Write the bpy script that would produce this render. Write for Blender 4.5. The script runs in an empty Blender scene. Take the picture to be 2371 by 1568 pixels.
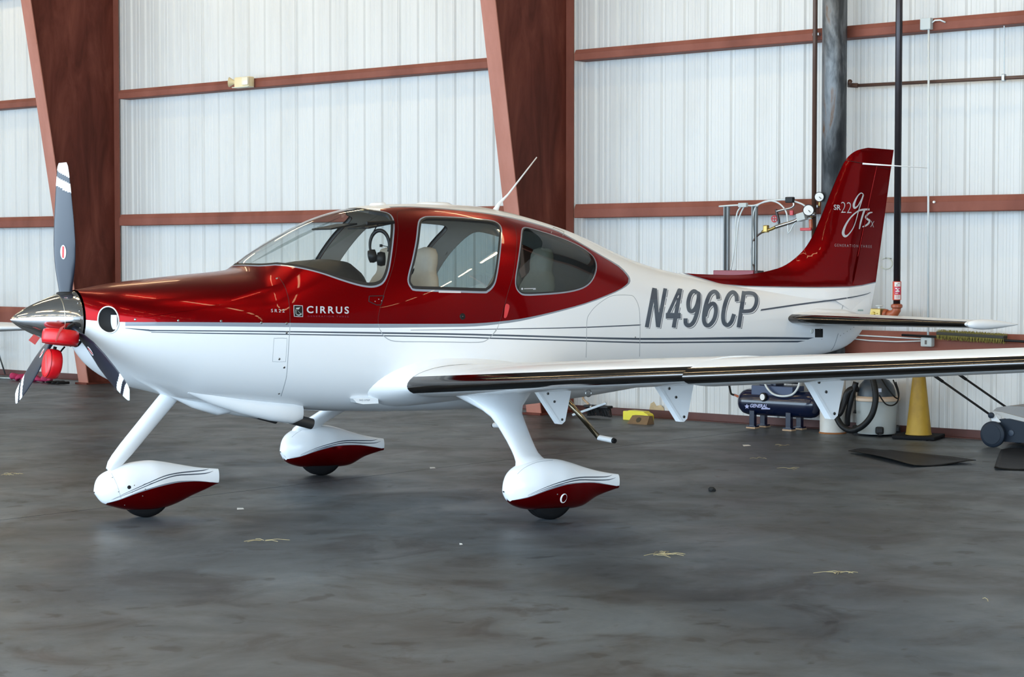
import bpy, bmesh, math, random
import numpy as np
from mathutils import Vector, Matrix
from mathutils.geometry import delaunay_2d_cdt
random.seed(7)
SC = bpy.context.scene
COL = SC.collection
# ------------------------------------------------------------------ camera
# world frame: x = aft along the aircraft, y = to its right wing, z = up; origin between the main wheels
IW, IH = 2371.0, 1568.0
FPX, PITCH, YAW = 4547.4, 0.041, math.radians(33.8503)
CAM = np.array([-7.5370, -12.4060, 1.7564])
ca, sa = math.cos(YAW), math.sin(YAW)
CR = np.array([ca, -sa, 0.0]); CD = np.array([sa, ca, 0.0]); CZ = np.array([0, 0, 1.0])
CF = CD*math.cos(PITCH) - CZ*math.sin(PITCH); CU = CZ*math.cos(PITCH) + CD*math.sin(PITCH)
cam_data = bpy.data.cameras.new('camera'); cam = bpy.data.objects.new('camera', cam_data); COL.objects.link(cam)
cam_data.sensor_fit = 'HORIZONTAL'; cam_data.sensor_width = 36.0; cam_data.lens = 36.0*FPX/IW
cam_data.clip_start = 0.05; cam_data.clip_end = 300
cam.matrix_world = Matrix(((CR[0], CU[0], -CF[0], CAM[0]), (CR[1], CU[1], -CF[1], CAM[1]), (CR[2], CU[2], -CF[2], CAM[2]), (0, 0, 0, 1)))
SC.camera = cam
# ------------------------------------------------------------------ frames: the back wall runs along WU, WN points into the hangar
TH = math.radians(40.6685)
WO = np.array([5.246, 6.653, 0.0])
WU = CR*math.cos(TH) - CD*math.sin(TH); WN = -CR*math.sin(TH) - CD*math.cos(TH)
WROT = math.atan2(WU[1], WU[0])
def fromW(u, n, z=0.0): return WO + WU*u + WN*n + np.array([0, 0, z])
# ------------------------------------------------------------------ world, daylight, exposure
w = bpy.data.worlds.new('world'); SC.world = w; w.use_nodes = True
bg = w.node_tree.nodes['Background']; bg.inputs[0].default_value = (0.62, 0.78, 1.0, 1); bg.inputs[1].default_value = 1.2
def area_light(name, loc, rot, sx, sy, power, color):
    l = bpy.data.lights.new(name, 'AREA'); l.shape = 'RECTANGLE'; l.size = sx; l.size_y = sy; l.energy = power; l.color = color
    o = bpy.data.objects.new(name, l); COL.objects.link(o); o.location = loc; o.rotation_euler = rot; return o
DOOR_N, DOOR_H, DOOR_U0, DOOR_U1 = 21.5, 6.4, -31.0, 36.0
# the open hangar door opposite the back wall: daylight fills the opening
du = (DOOR_U0 + DOOR_U1)/2
daylight = area_light('door_daylight', fromW(du, DOOR_N-0.05, DOOR_H/2), (math.radians(90), 0, WROT), DOOR_U1-DOOR_U0, DOOR_H, 13500, (0.64, 0.83, 1.0))
SC.view_settings.view_transform = 'Standard'; SC.view_settings.look = 'None'; SC.view_settings.gamma = 1.0
SC.view_settings.use_curve_mapping = False; SC.view_settings.exposure = -0.42
# ------------------------------------------------------------------ photograph <-> place helpers (authoring aids: rays meet real surfaces)
def ray(px, py): return CR*((px-IW/2)/FPX) - CU*((py-IH/2)/FPX) + CF
def onY(px, py, y=0.0): d = ray(px, py); return CAM + d*((y-CAM[1])/d[1])
def onX(px, py, x=0.0): d = ray(px, py); return CAM + d*((x-CAM[0])/d[0])
def onZ(px, py, z=0.0): d = ray(px, py); return CAM + d*((z-CAM[2])/d[2])
def onW(px, py, n=0.0):
    d = ray(px, py); P = CAM + d*(((WO+WN*n-CAM)@WN)/(d@WN)); return ((P-WO)@WU, n, P[2])
def flW(px, py): P = onZ(px, py) - WO; return (P@WU, P@WN)
# ------------------------------------------------------------------ materials
MATS = {}
def mat(name, col, rough=0.5, metal=0.0, coat=0.0, var=0.06, scale=6.0, bump=0.0, spec=0.5, emis=None, estr=0.0, trans=0.0, coatr=0.03, coation=1.5):
    if name in MATS: return MATS[name]
    m = bpy.data.materials.new(name); m.use_nodes = True; nt = m.node_tree; b = nt.nodes['Principled BSDF']
    c = tuple(col) + (1,)
    b.inputs['Roughness'].default_value = rough; b.inputs['Metallic'].default_value = metal
    b.inputs['Coat Weight'].default_value = coat; b.inputs['Coat Roughness'].default_value = coatr
    b.inputs['Specular IOR Level'].default_value = spec; b.inputs['Transmission Weight'].default_value = trans
    tc = nt.nodes.new('ShaderNodeTexCoord'); nz = nt.nodes.new('ShaderNodeTexNoise'); nz.inputs['Scale'].default_value = scale; nz.inputs['Detail'].default_value = 5
    nt.links.new(tc.outputs['Object'], nz.inputs['Vector'])
    mx = nt.nodes.new('ShaderNodeMix'); mx.data_type = 'RGBA'
    mx.inputs[6].default_value = tuple(max(0, v*(1-var)) for v in col) + (1,); mx.inputs[7].default_value = tuple(min(1, v*(1+var)) for v in col) + (1,)
    nt.links.new(nz.outputs['Fac'], mx.inputs[0]); nt.links.new(mx.outputs[2], b.inputs['Base Color'])
    if bump:
        bp = nt.nodes.new('ShaderNodeBump'); bp.inputs['Strength'].default_value = bump; bp.inputs['Distance'].default_value = 0.01
        nt.links.new(nz.outputs['Fac'], bp.inputs['Height']); nt.links.new(bp.outputs[0], b.inputs['Normal'])
    if emis: b.inputs['Emission Color'].default_value = tuple(emis)+(1,); b.inputs['Emission Strength'].default_value = estr
    m['coat_ior'] = coation; b.inputs['Coat IOR'].default_value = coation
    MATS[name] = m; return m
def glass(name, tint, opacity=0.06, rough=0.0):
    if name in MATS: return MATS[name]
    m = bpy.data.materials.new(name); m.use_nodes = True; nt = m.node_tree; nt.nodes.clear()
    out = nt.nodes.new('ShaderNodeOutputMaterial'); tr = nt.nodes.new('ShaderNodeBsdfTransparent'); tr.inputs[0].default_value = tuple(tint)+(1,)
    gl = nt.nodes.new('ShaderNodeBsdfGlossy'); gl.inputs['Roughness'].default_value = rough; gl.inputs[0].default_value = (1, 1, 1, 1)
    ge = nt.nodes.new('ShaderNodeNewGeometry'); dt = nt.nodes.new('ShaderNodeVectorMath'); dt.operation = 'DOT_PRODUCT'; nt.links.new(ge.outputs['Normal'], dt.inputs[0]); nt.links.new(ge.outputs['Incoming'], dt.inputs[1])
    def mth(op, a, b):
        n = nt.nodes.new('ShaderNodeMath'); n.operation = op
        for i, q in enumerate((a, b)):
            if q is None: continue
            if isinstance(q, (int, float)): n.inputs[i].default_value = q
            else: nt.links.new(q, n.inputs[i])
        return n.outputs[0]
    c5 = mth('POWER', mth('SUBTRACT', 1.0, mth('ABSOLUTE', dt.outputs['Value'], None)), 5.0); fr = mth('ADD', mth('MULTIPLY', c5, 0.90), 0.07+opacity*0.3)
    mx = nt.nodes.new('ShaderNodeMixShader'); nt.links.new(fr, mx.inputs[0])
    nt.links.new(tr.outputs[0], mx.inputs[1]); nt.links.new(gl.outputs[0], mx.inputs[2]); nt.links.new(mx.outputs[0], out.inputs[0])
    MATS[name] = m; return m
M_WHITE = mat('white_gelcoat', (0.86, 0.875, 0.89), 0.35, coat=0.45, spec=0.3, var=0.012, scale=1.5)
M_RED = mat('candy_red_paint', (0.20, 0.0002, 0.002), 0.28, metal=0.85, coat=0.35, var=0.05, scale=2, spec=0.12, coatr=0.012, coation=1.3)
M_GREY = mat('grey_pinstripe', (0.24, 0.27, 0.32), 0.35, coat=0.4, var=0.03)
M_STRIPE = mat('charcoal_stripe', (0.055, 0.075, 0.105), 0.35, coat=0.4, var=0.03)
M_SEAM = mat('panel_seam', (0.36, 0.39, 0.42), 0.6, var=0.05)
M_SEAL = mat('black_window_seal', (0.012, 0.012, 0.014), 0.5)
M_LINER = mat('beige_cabin_liner', (0.34, 0.315, 0.285), 0.8, var=0.06, scale=20)
M_GLASS = glass('clear_acrylic', (0.90, 0.925, 0.915))
M_TINT = glass('tinted_acrylic', (0.30, 0.37, 0.375), -0.1)
M_CHROME = mat('polished_spinner', (0.76, 0.76, 0.77), 0.09, metal=1.0, var=0.08, scale=14)
M_LEPANEL = mat('titanium_leading_edge', (0.13, 0.122, 0.118), 0.11, metal=1.0, var=0.06, scale=9)
M_BLACK = mat('black_plastic', (0.008, 0.008, 0.009), 0.45, spec=0.25)
M_RUBBER = mat('tyre_rubber', (0.006, 0.006, 0.007), 0.7, var=0.2, scale=30, spec=0.15)
M_PROP = mat('blue_black_blade', (0.010, 0.014, 0.027), 0.33, coat=0.15, var=0.1, spec=0.35)
M_BLADEW = mat('white_blade_tip', (0.86, 0.86, 0.86), 0.35, var=0.02)
M_STEEL = mat('bare_steel', (0.42, 0.41, 0.40), 0.3, metal=1.0, var=0.1, scale=18)
M_SCREW = mat('stainless_screw', (0.30, 0.30, 0.29), 0.35, metal=1.0)
M_DARK = mat('dark_recess', (0.01, 0.01, 0.011), 0.7)
M_LETTER = mat('silver_lettering', (0.50, 0.50, 0.53), 0.4, var=0.03)
M_LEATHER = mat('tan_leather', (0.42, 0.36, 0.29), 0.5, var=0.08, scale=25, bump=0.1)
# ------------------------------------------------------------------ mesh helpers
def link(o, parent=None):
    COL.objects.link(o)
    if parent is not None: o.parent = parent
    return o
def mesh(name, verts, faces, mats, parent=None, smooth=True, mi=None, normals=None, auto=None):
    me = bpy.data.meshes.new(name); me.from_pydata([tuple(map(float, v)) for v in verts], [], [tuple(f) for f in faces])
    if not isinstance(mats, (list, tuple)): mats = [mats]
    for m in mats: me.materials.append(m)
    if mi is not None: me.polygons.foreach_set('material_index', list(mi))
    me.polygons.foreach_set('use_smooth', [smooth]*len(me.polygons))
    me.update()
    if normals is not None: me.normals_split_custom_set_from_vertices([tuple(map(float, n)) for n in normals])
    elif auto is not None: me.set_sharp_from_angle(angle=math.radians(auto))
    return link(bpy.data.objects.new(name, me), parent)
def from_bm(name, bm, mats, parent=None, smooth=False, auto=None):
    me = bpy.data.meshes.new(name); bmesh.ops.recalc_face_normals(bm, faces=bm.faces); bm.to_mesh(me); bm.free()
    if not isinstance(mats, (list, tuple)): mats = [mats]
    for m in mats: me.materials.append(m)
    me.polygons.foreach_set('use_smooth', [smooth or auto is not None]*len(me.polygons))
    if auto is not None: me.set_sharp_from_angle(angle=math.radians(auto))
    return link(bpy.data.objects.new(name, me), parent)
def tag(o, label=None, cat=None, group=None, kind=None):
    if label: o['label'] = label
    if cat: o['category'] = cat
    if group: o['group'] = group
    if kind: o['kind'] = kind
    return o
def thing(name, label, cat, loc=(0, 0, 0), rz=0.0, group=None):
    o = bpy.data.objects.new(name, None); o.empty_display_size = 0.1; COL.objects.link(o); o.location = tuple(map(float, loc)); o.rotation_euler = (0, 0, rz)
    return tag(o, label, cat, group)
class MB:
    """collects shapes; build() links them as one mesh"""
    def __init__(s): s.v = []; s.f = []; s.m = []
    def add(s, v, f, m=0):
        b = len(s.v); s.v += [tuple(map(float, p)) for p in v]; s.f += [tuple(i+b for i in q) for q in f]; s.m += [m]*len(f); return s
    def box(s, c, d, m=0, rz=0.0, bev=0.0, rx=0.0, ry=0.0):
        bm = bmesh.new(); bmesh.ops.create_cube(bm, size=1.0); bmesh.ops.scale(bm, vec=d, verts=bm.verts)
        if bev: bmesh.ops.bevel(bm, geom=list(bm.edges), offset=bev, segments=2, profile=0.6, affect='EDGES')
        R = Matrix.Rotation(rz, 4, 'Z') @ Matrix.Rotation(ry, 4, 'Y') @ Matrix.Rotation(rx, 4, 'X')
        bm.verts.index_update()
        vs = [tuple((R @ v.co) + Vector([float(q) for q in c])) for v in bm.verts]; fs = [[v.index for v in f.verts] for f in bm.faces]
        bm.free(); return s.add(vs, fs, m)
    def tube(s, pts, r, seg=10, closed=False, m=0, cap=True, sy=1.0):
        P = [np.array(p, float) for p in pts]; n = len(P); rs = r if isinstance(r, (list, tuple)) else [r]*n
        vs = []; fs = []; up = None
        for i in range(n):
            a = P[(i-1) % n] if (closed or i > 0) else P[i]; b = P[(i+1) % n] if (closed or i < n-1) else P[i]
            t = b-a; t /= max(np.linalg.norm(t), 1e-9)
            if up is None:
                up = np.array([0, 0, 1.0]) if abs(t[2]) < 0.9 else np.array([1.0, 0, 0])
            up = up - t*(up@t); up /= np.linalg.norm(up); sd = np.cross(t, up)
            for k in range(seg):
                q = 2*math.pi*k/seg; vs.append(P[i] + (up*math.cos(q) + sd*math.sin(q)*sy)*rs[i])
        m_ = n if closed else n-1
        for i in range(m_):
            for k in range(seg):
                j = (i+1) % n; k2 = (k+1) % seg; fs.append((i*seg+k, i*seg+k2, j*seg+k2, j*seg+k))
        if cap and not closed: fs.append(tuple(range(seg))[::-1]); fs.append(tuple((n-1)*seg+k for k in range(seg)))
        return s.add(vs, fs, m)
    def lathe(s, prof, o=(0, 0, 0), ax=(0, 0, 1), seg=24, m=0):
        ax = np.array(ax, float); ax /= np.linalg.norm(ax); a = np.array([1.0, 0, 0]) if abs(ax[0]) < 0.9 else np.array([0, 1.0, 0])
        e1 = np.cross(ax, a); e1 /= np.linalg.norm(e1); e2 = np.cross(ax, e1); o = np.array(o, float); vs = []; fs = []
        for r, h in prof:
            for k in range(seg):
                q = 2*math.pi*k/seg; vs.append(o + ax*h + (e1*math.cos(q)+e2*math.sin(q))*max(r, 1e-4))
        for i in range(len(prof)-1):
            for k in range(seg): k2 = (k+1) % seg; fs.append((i*seg+k, i*seg+k2, (i+1)*seg+k2, (i+1)*seg+k))
        fs.append(tuple(range(seg))[::-1]); fs.append(tuple((len(prof)-1)*seg+k for k in range(seg)))
        return s.add(vs, fs, m)
    def prism(s, poly, f, m=0):
        """poly: 2D outline; f(p, k) -> 3D for k = 0, 1"""
        n = len(poly); vs = [f(p, 0) for p in poly] + [f(p, 1) for p in poly]
        fs = [tuple(range(n))[::-1], tuple(range(n, 2*n))] + [(i, (i+1) % n, n+(i+1) % n, n+i) for i in range(n)]
        return s.add(vs, fs, m)
    def build(s, name, mats, parent=None, smooth=False, auto=None):
        me = bpy.data.meshes.new(name); me.from_pydata(s.v, [], s.f)
        if not isinstance(mats, (list, tuple)): mats = [mats]
        for q in mats: me.materials.append(q)
        me.polygons.foreach_set('material_index', s.m)
        bm = bmesh.new(); bm.from_mesh(me); bmesh.ops.recalc_face_normals(bm, faces=bm.faces); bm.to_mesh(me); bm.free()
        me.polygons.foreach_set('use_smooth', [smooth or auto is not None]*len(me.polygons))
        if auto is not None: me.set_sharp_from_angle(angle=math.radians(auto))
        return link(bpy.data.objects.new(name, me), parent)
def cyl(a, b, r, seg=14, m=0): return MB().tube([a, b], r, seg, m=m)
def pchip(xs, ys):
    xs = np.array(xs, float); ys = np.array(ys, float); h = np.diff(xs); d = np.diff(ys)/h; n = len(xs); s = np.zeros(n)
    for i in range(1, n-1):
        if d[i-1]*d[i] > 0:
            w1 = 2*h[i]+h[i-1]; w2 = h[i]+2*h[i-1]; s[i] = (w1+w2)/(w1/d[i-1]+w2/d[i])
    s[0], s[-1] = d[0], d[-1]
    def f(x):
        x = np.clip(np.asarray(x, float), xs[0], xs[-1]); i = np.clip(np.searchsorted(xs, x)-1, 0, n-2); t = (x-xs[i])/h[i]
        return (1+2*t)*(1-t)**2*ys[i] + t*(1-t)**2*h[i]*s[i] + t*t*(3-2*t)*ys[i+1] + t*t*(t-1)*h[i]*s[i+1]
    return f
def smooth_poly(pts, sub=4, closed=True):
    """Catmull-Rom through the points"""
    n = len(pts); out = []; P = [np.array(p, float) for p in pts]
    for i in range(n if closed else n-1):
        p0 = P[(i-1) % n] if closed or i > 0 else P[i]; p1 = P[i]; p2 = P[(i+1) % n]; p3 = P[(i+2) % n] if closed or i+2 < n else p2
        for k in range(sub):
            t = k/sub; out.append(0.5*((2*p1)+(-p0+p2)*t+(2*p0-5*p1+4*p2-p3)*t*t+(-p0+3*p1-3*p2+p3)*t**3))
    if not closed: out.append(P[-1])
    return out
def offset_poly(poly, d):
    P = [np.array(p, float) for p in poly]; n = len(P)
    area = sum(P[i][0]*P[(i+1) % n][1]-P[(i+1) % n][0]*P[i][1] for i in range(n))/2; sg = 1 if area > 0 else -1; out = []
    for i in range(n):
        t = P[(i+1) % n]-P[(i-1) % n]; L = max(np.hypot(*t), 1e-9); out.append(P[i]+np.array([t[1], -t[0]])/L*d*sg)
    return out
def ribbon(pts, wid):
    """pts (x, y), wid list of widths -> outline polygon"""
    P = [np.array(p, float) for p in pts]; n = len(P); L = []; R = []
    for i in range(n):
        t = P[min(i+1, n-1)]-P[max(i-1, 0)]; t /= max(np.hypot(*t), 1e-9); nn = np.array([t[1], -t[0]])*wid[i]/2; L.append(P[i]+nn); R.append(P[i]-nn)
    return L + R[::-1]
def in_poly(C, poly):
    P = np.array(poly, float); x, y = C[:, 0], C[:, 1]; r = np.zeros(len(C), bool); a = P[-1]
    for b in P:
        if a[1] != b[1]:
            k = ((b[1] > y) != (a[1] > y)) & (x < (a[0]-b[0])*(y-b[1])/(a[1]-b[1])+b[0]); r ^= k
        a = b
    return r
def cdt_regions(vc, E, polys, keys):
    """constrained triangulation; for each triangle the set of outlines that hold its centre"""
    ov, oe, of, ovo, oeo, ofo = delaunay_2d_cdt(vc, E, [], 0, 1e-5)
    C = np.array([[sum(ov[i][0] for i in t)/len(t), sum(ov[i][1] for i in t)/len(t)] for t in of]); K = [set() for _ in of]
    for k, p in zip(keys, polys):
        for i in np.nonzero(in_poly(C, p))[0]: K[i].add(k)
    return ov, of, K
# ------------------------------------------------------------------ a lofted body with painted and cut regions
class Body:
    def __init__(s, x0, x1, zt, zb, zc, wd, nt, nb, y0=0.0, smooth=0.0):
        s.x0, s.x1, s.y0 = x0, x1, y0; s.N = 4000
        X = np.linspace(x0, x1, s.N); s.T = np.stack([(pchip(*zip(*k))(X) if isinstance(k, list) else np.full(s.N, float(k))) for k in (zt, zb, zc, wd, nt, nb)], 1)
        if smooth:
            sg = smooth/(x1-x0)*s.N; k = np.arange(-int(3*sg), int(3*sg)+1); g = np.exp(-0.5*(k/sg)**2); g /= g.sum(); m_ = len(k)//2
            e = np.minimum(np.arange(s.N), np.arange(s.N)[::-1])/(4*sg); w_ = np.clip(e, 0, 1)[:, None]
            P_ = np.pad(s.T, ((m_, m_), (0, 0)), mode='edge'); Q = np.stack([np.convolve(P_[:, c], g, 'valid') for c in range(6)], 1); s.T = s.T*(1-w_)+Q*w_
        s.L = s.T.tolist()
    def tab(s, x):
        q = (x-s.x0)/(s.x1-s.x0)*(s.N-1); q = min(max(q, 0.0), s.N-1.001); i = int(q); t = q-i; a = s.L[i]; b = s.L[i+1]
        return [a[k]+(b[k]-a[k])*t for k in range(6)]
    def S(s, x, ph, inset=0.0):
        zt, zb, zc, w_, nt, nb = s.tab(x); c = math.cos(ph); q = math.sin(ph); zt -= inset; zb += inset; w_ -= inset
        n = nt if c >= 0 else nb; hh = (zt-zc) if c >= 0 else (zc-zb)
        return np.array([x, s.y0 - w_*math.copysign(abs(q)**(2/n), q), zc + hh*math.copysign(abs(c)**(2/n), c)])
    def F(s, p):
        zt, zb, zc, w_, nt, nb = s.tab(p[0]); dz = p[2]-zc; n = nt if dz >= 0 else nb; hh = (zt-zc) if dz >= 0 else (zc-zb)
        return (abs(p[1]-s.y0)/w_)**n + (abs(dz)/max(hh, 1e-4))**n - 1
    def normal(s, p):
        e = 2e-3; g = []
        for k in range(3):
            a = np.array(p, float); b = a.copy(); a[k] += e; b[k] -= e; a[0] = min(max(a[0], s.x0), s.x1); b[0] = min(max(b[0], s.x0), s.x1); g.append((s.F(a)-s.F(b))/max(a[k]-b[k], 1e-6))
        g = np.array(g); return g/max(np.linalg.norm(g), 1e-9)
    def phi(s, p):
        zt, zb, zc, w_, nt, nb = s.tab(p[0]); dz = p[2]-zc; n = nt if dz >= 0 else nb; hh = (zt-zc) if dz >= 0 else (zc-zb)
        sy = (abs(p[1]-s.y0)/w_)**(n/2); cz = (abs(dz)/max(hh, 1e-4))**(n/2)*(1 if dz >= 0 else -1)
        return math.atan2(math.copysign(sy, -(p[1]-s.y0)), cz)
    def hit(s, px, py):
        """point of the port surface met by the line of sight, as (x, phi)"""
        d = ray(px, py); d = d/np.linalg.norm(d); c = (s.y0-CAM[1])/d[1]; wm = 0.75; t = c-wm/d[1]; t1 = c+0.2/d[1]; st = 0.03
        best = (9e9, c); prev = None
        while t < t1:
            p = CAM+d*t
            if s.x0 <= p[0] <= s.x1:
                f = s.F(p)
                if f < best[0]: best = (f, t)
                if f <= 0 and prev is not None:
                    a, b = prev, t
                    for _ in range(22):
                        m_ = (a+b)/2
                        if s.F(CAM+d*m_) > 0: a = m_
                        else: b = m_
                    t = (a+b)/2; best = (0, t); break
                prev = t
            t += st
        p = CAM+d*best[1]; return (min(max(p[0], s.x0), s.x1), abs(s.phi(p)))
    def point(s, px, py, off=0.0):
        x, ph = s.hit(px, py); p = s.S(x, ph); return p + s.normal(p)*off
    def cdt(s, polys, nx, nph, ysc=0.6, both=True):
        """polys: list of (key, [(x, phi)...]) on the port side, mirrored to starboard. Returns verts(x,phi), tris, keysets"""
        V = []; Fc = []; keys = []; E = []
        xs = s.x0 + (s.x1-s.x0)*np.array(nx)
        for i, x in enumerate(xs):
            for k in range(nph+1): V.append((x, -math.pi+2*math.pi*k/nph))
        for key, poly in polys:
            for sg in ((1, -1) if both else (1,)):
                b = len(V); n_ = len(poly); V += [(min(max(p[0], s.x0), s.x1), sg*min(max(p[1], 0.0), math.pi)) for p in poly]; E += [(b+i, b+(i+1) % n_) for i in range(n_)]; Fc.append([(p[0], p[1]*ysc) for p in V[b:]]); keys.append(key+('P' if sg > 0 else 'S'))
        vc = [Vector((p[0], p[1]*ysc)) for p in V]
        ov, of, K = cdt_regions(vc, E, Fc, keys)
        return [(v[0], v[1]/ysc) for v in ov], of, K
def body_objects(B, cd, assign, parent, inset=0.0, normals=True):
    """assign(keys, cx, cphi) -> (object name, material) or None; makes one mesh per object name"""
    V, T, K = cd; P3 = [B.S(x, ph, inset) for x, ph in V]; N3 = {}
    groups = {}
    for t, k in zip(T, K):
        cx = sum(V[i][0] for i in t)/len(t); cp = sum(V[i][1] for i in t)/len(t); r = assign(k, cx, cp)
        if r is None: continue
        groups.setdefault(r[0], []).append((t, r[1]))
    out = {}
    for name, L in groups.items():
        idx = {}; vs = []; fs = []; ms = []; mi = []; nn = []
        for t, m in L:
            f = []
            for i in t:
                if i not in idx:
                    idx[i] = len(vs); vs.append(P3[i])
                    if i not in N3: N3[i] = B.normal(P3[i])
                    nn.append(N3[i])
                f.append(idx[i])
            a, b, c = (vs[f[0]], vs[f[1]], vs[f[2]])
            if np.dot(np.cross(b-a, c-a), nn[f[0]]) < 0: f = f[::-1]
            if m not in ms: ms.append(m)
            fs.append(f); mi.append(ms.index(m))
        out[name] = mesh(name.split(':')[0], vs, fs, ms, parent, True, mi, nn if normals else None)
    return out
def text_mesh(txt, off=0.0, spacing=1.0):
    cu = bpy.data.curves.new('lettering', 'FONT'); cu.body = txt; cu.offset = off; cu.space_character = spacing; cu.resolution_u = 4
    o = bpy.data.objects.new('lettering', cu); COL.objects.link(o); dg = bpy.context.evaluated_depsgraph_get(); me = bpy.data.meshes.new_from_object(o.evaluated_get(dg))
    bpy.data.objects.remove(o); bpy.data.curves.remove(cu)
    return me
def lettering(name, txt, quad, surf, m, parent, off=0.0, spacing=1.0, lift=0.0012, maxlen=9.0):
    """quad: BL, BR, TL, TR corners (photo) of the lettering's box; surf(px, py, lift) -> 3D point"""
    me = text_mesh(txt, off, spacing); bm = bmesh.new(); bm.from_mesh(me); bpy.data.meshes.remove(me)
    bmesh.ops.triangulate(bm, faces=bm.faces); xs = [v.co.x for v in bm.verts]; ys = [v.co.y for v in bm.verts]; x0, x1, y0, y1 = min(xs), max(xs), min(ys), max(ys)
    BL, BR, TL, TR = [np.array(q, float) for q in quad]
    for v in bm.verts:
        a = (v.co.x-x0)/(x1-x0); b = (v.co.y-y0)/(y1-y0); p = (BL*(1-a)+BR*a)*(1-b)+(TL*(1-a)+TR*a)*b; v.co = (p[0], p[1], 0)
    for _ in range(3):
        es = [e for e in bm.edges if e.calc_length() > maxlen]
        if not es: break
        bmesh.ops.subdivide_edges(bm, edges=es, cuts=1); bmesh.ops.triangulate(bm, faces=bm.faces)
    for v in bm.verts: v.co = Vector(tuple(map(float, surf(v.co.x, v.co.y, lift))))
    me = bpy.data.meshes.new(name); bm.to_mesh(me); bm.free(); me.materials.append(m)
    return link(bpy.data.objects.new(name, me), parent)
def patch(name, polys, surf, m, parent, lift=0.0012, sub=0):
    """flat print traced as outlines laid on a surface"""
    mb = MB()
    for poly in polys:
        bm = bmesh.new(); vs = [bm.verts.new((p[0], p[1], 0)) for p in poly]; bm.faces.new(vs); bmesh.ops.triangulate(bm, faces=bm.faces); bm.verts.index_update()
        mb.add([surf(v.co.x, v.co.y, lift) for v in bm.verts], [[v.index for v in f.verts] for f in bm.faces]); bm.free()
    me = bpy.data.meshes.new(name); me.from_pydata(mb.v, [], mb.f); me.materials.append(m); me.update()
    return link(bpy.data.objects.new(name, me), parent)
# ================================================================== the hangar
def ramp_mat(name, stops, scale, rough, metal=0.0, detail=8, stretch=(1, 1, 1), coords='Object', bump=0.0, rough2=None, coat=0.0, distort=0.0, spec=0.5):
    m = bpy.data.materials.new(name); m.use_nodes = True; nt = m.node_tree; b = nt.nodes['Principled BSDF']; L = nt.links.new
    tc = nt.nodes.new('ShaderNodeTexCoord'); mp = nt.nodes.new('ShaderNodeMapping'); mp.inputs['Scale'].default_value = stretch; nz = nt.nodes.new('ShaderNodeTexNoise')
    nz.inputs['Scale'].default_value = scale; nz.inputs['Detail'].default_value = detail; nz.inputs['Roughness'].default_value = 0.6; nz.inputs['Distortion'].default_value = distort
    L(tc.outputs[coords], mp.inputs[0]); L(mp.outputs[0], nz.inputs['Vector'])
    cr = nt.nodes.new('ShaderNodeValToRGB'); e = cr.color_ramp.elements
    e[0].position, e[0].color = stops[0][0], tuple(stops[0][1])+(1,); e[1].position, e[1].color = stops[-1][0], tuple(stops[-1][1])+(1,)
    for p, c in stops[1:-1]: q = e.new(p); q.color = tuple(c)+(1,)
    L(nz.outputs['Fac'], cr.inputs[0]); L(cr.outputs[0], b.inputs['Base Color']); b.inputs['Roughness'].default_value = rough; b.inputs['Metallic'].default_value = metal
    b.inputs['Coat Weight'].default_value = coat; b.inputs['Specular IOR Level'].default_value = spec
    if rough2 is not None:
        mr = nt.nodes.new('ShaderNodeMapRange'); mr.inputs[1].default_value = 0.35; mr.inputs[2].default_value = 0.7; mr.inputs[3].default_value = rough; mr.inputs[4].default_value = rough2
        L(nz.outputs['Fac'], mr.inputs[0]); L(mr.outputs[0], b.inputs['Roughness'])
    if bump:
        bp = nt.nodes.new('ShaderNodeBump'); bp.inputs['Strength'].default_value = bump; bp.inputs['Distance'].default_value = 0.01; L(nz.outputs['Fac'], bp.inputs['Height']); L(bp.outputs[0], b.inputs['Normal'])
    MATS[name] = m; return m
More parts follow.
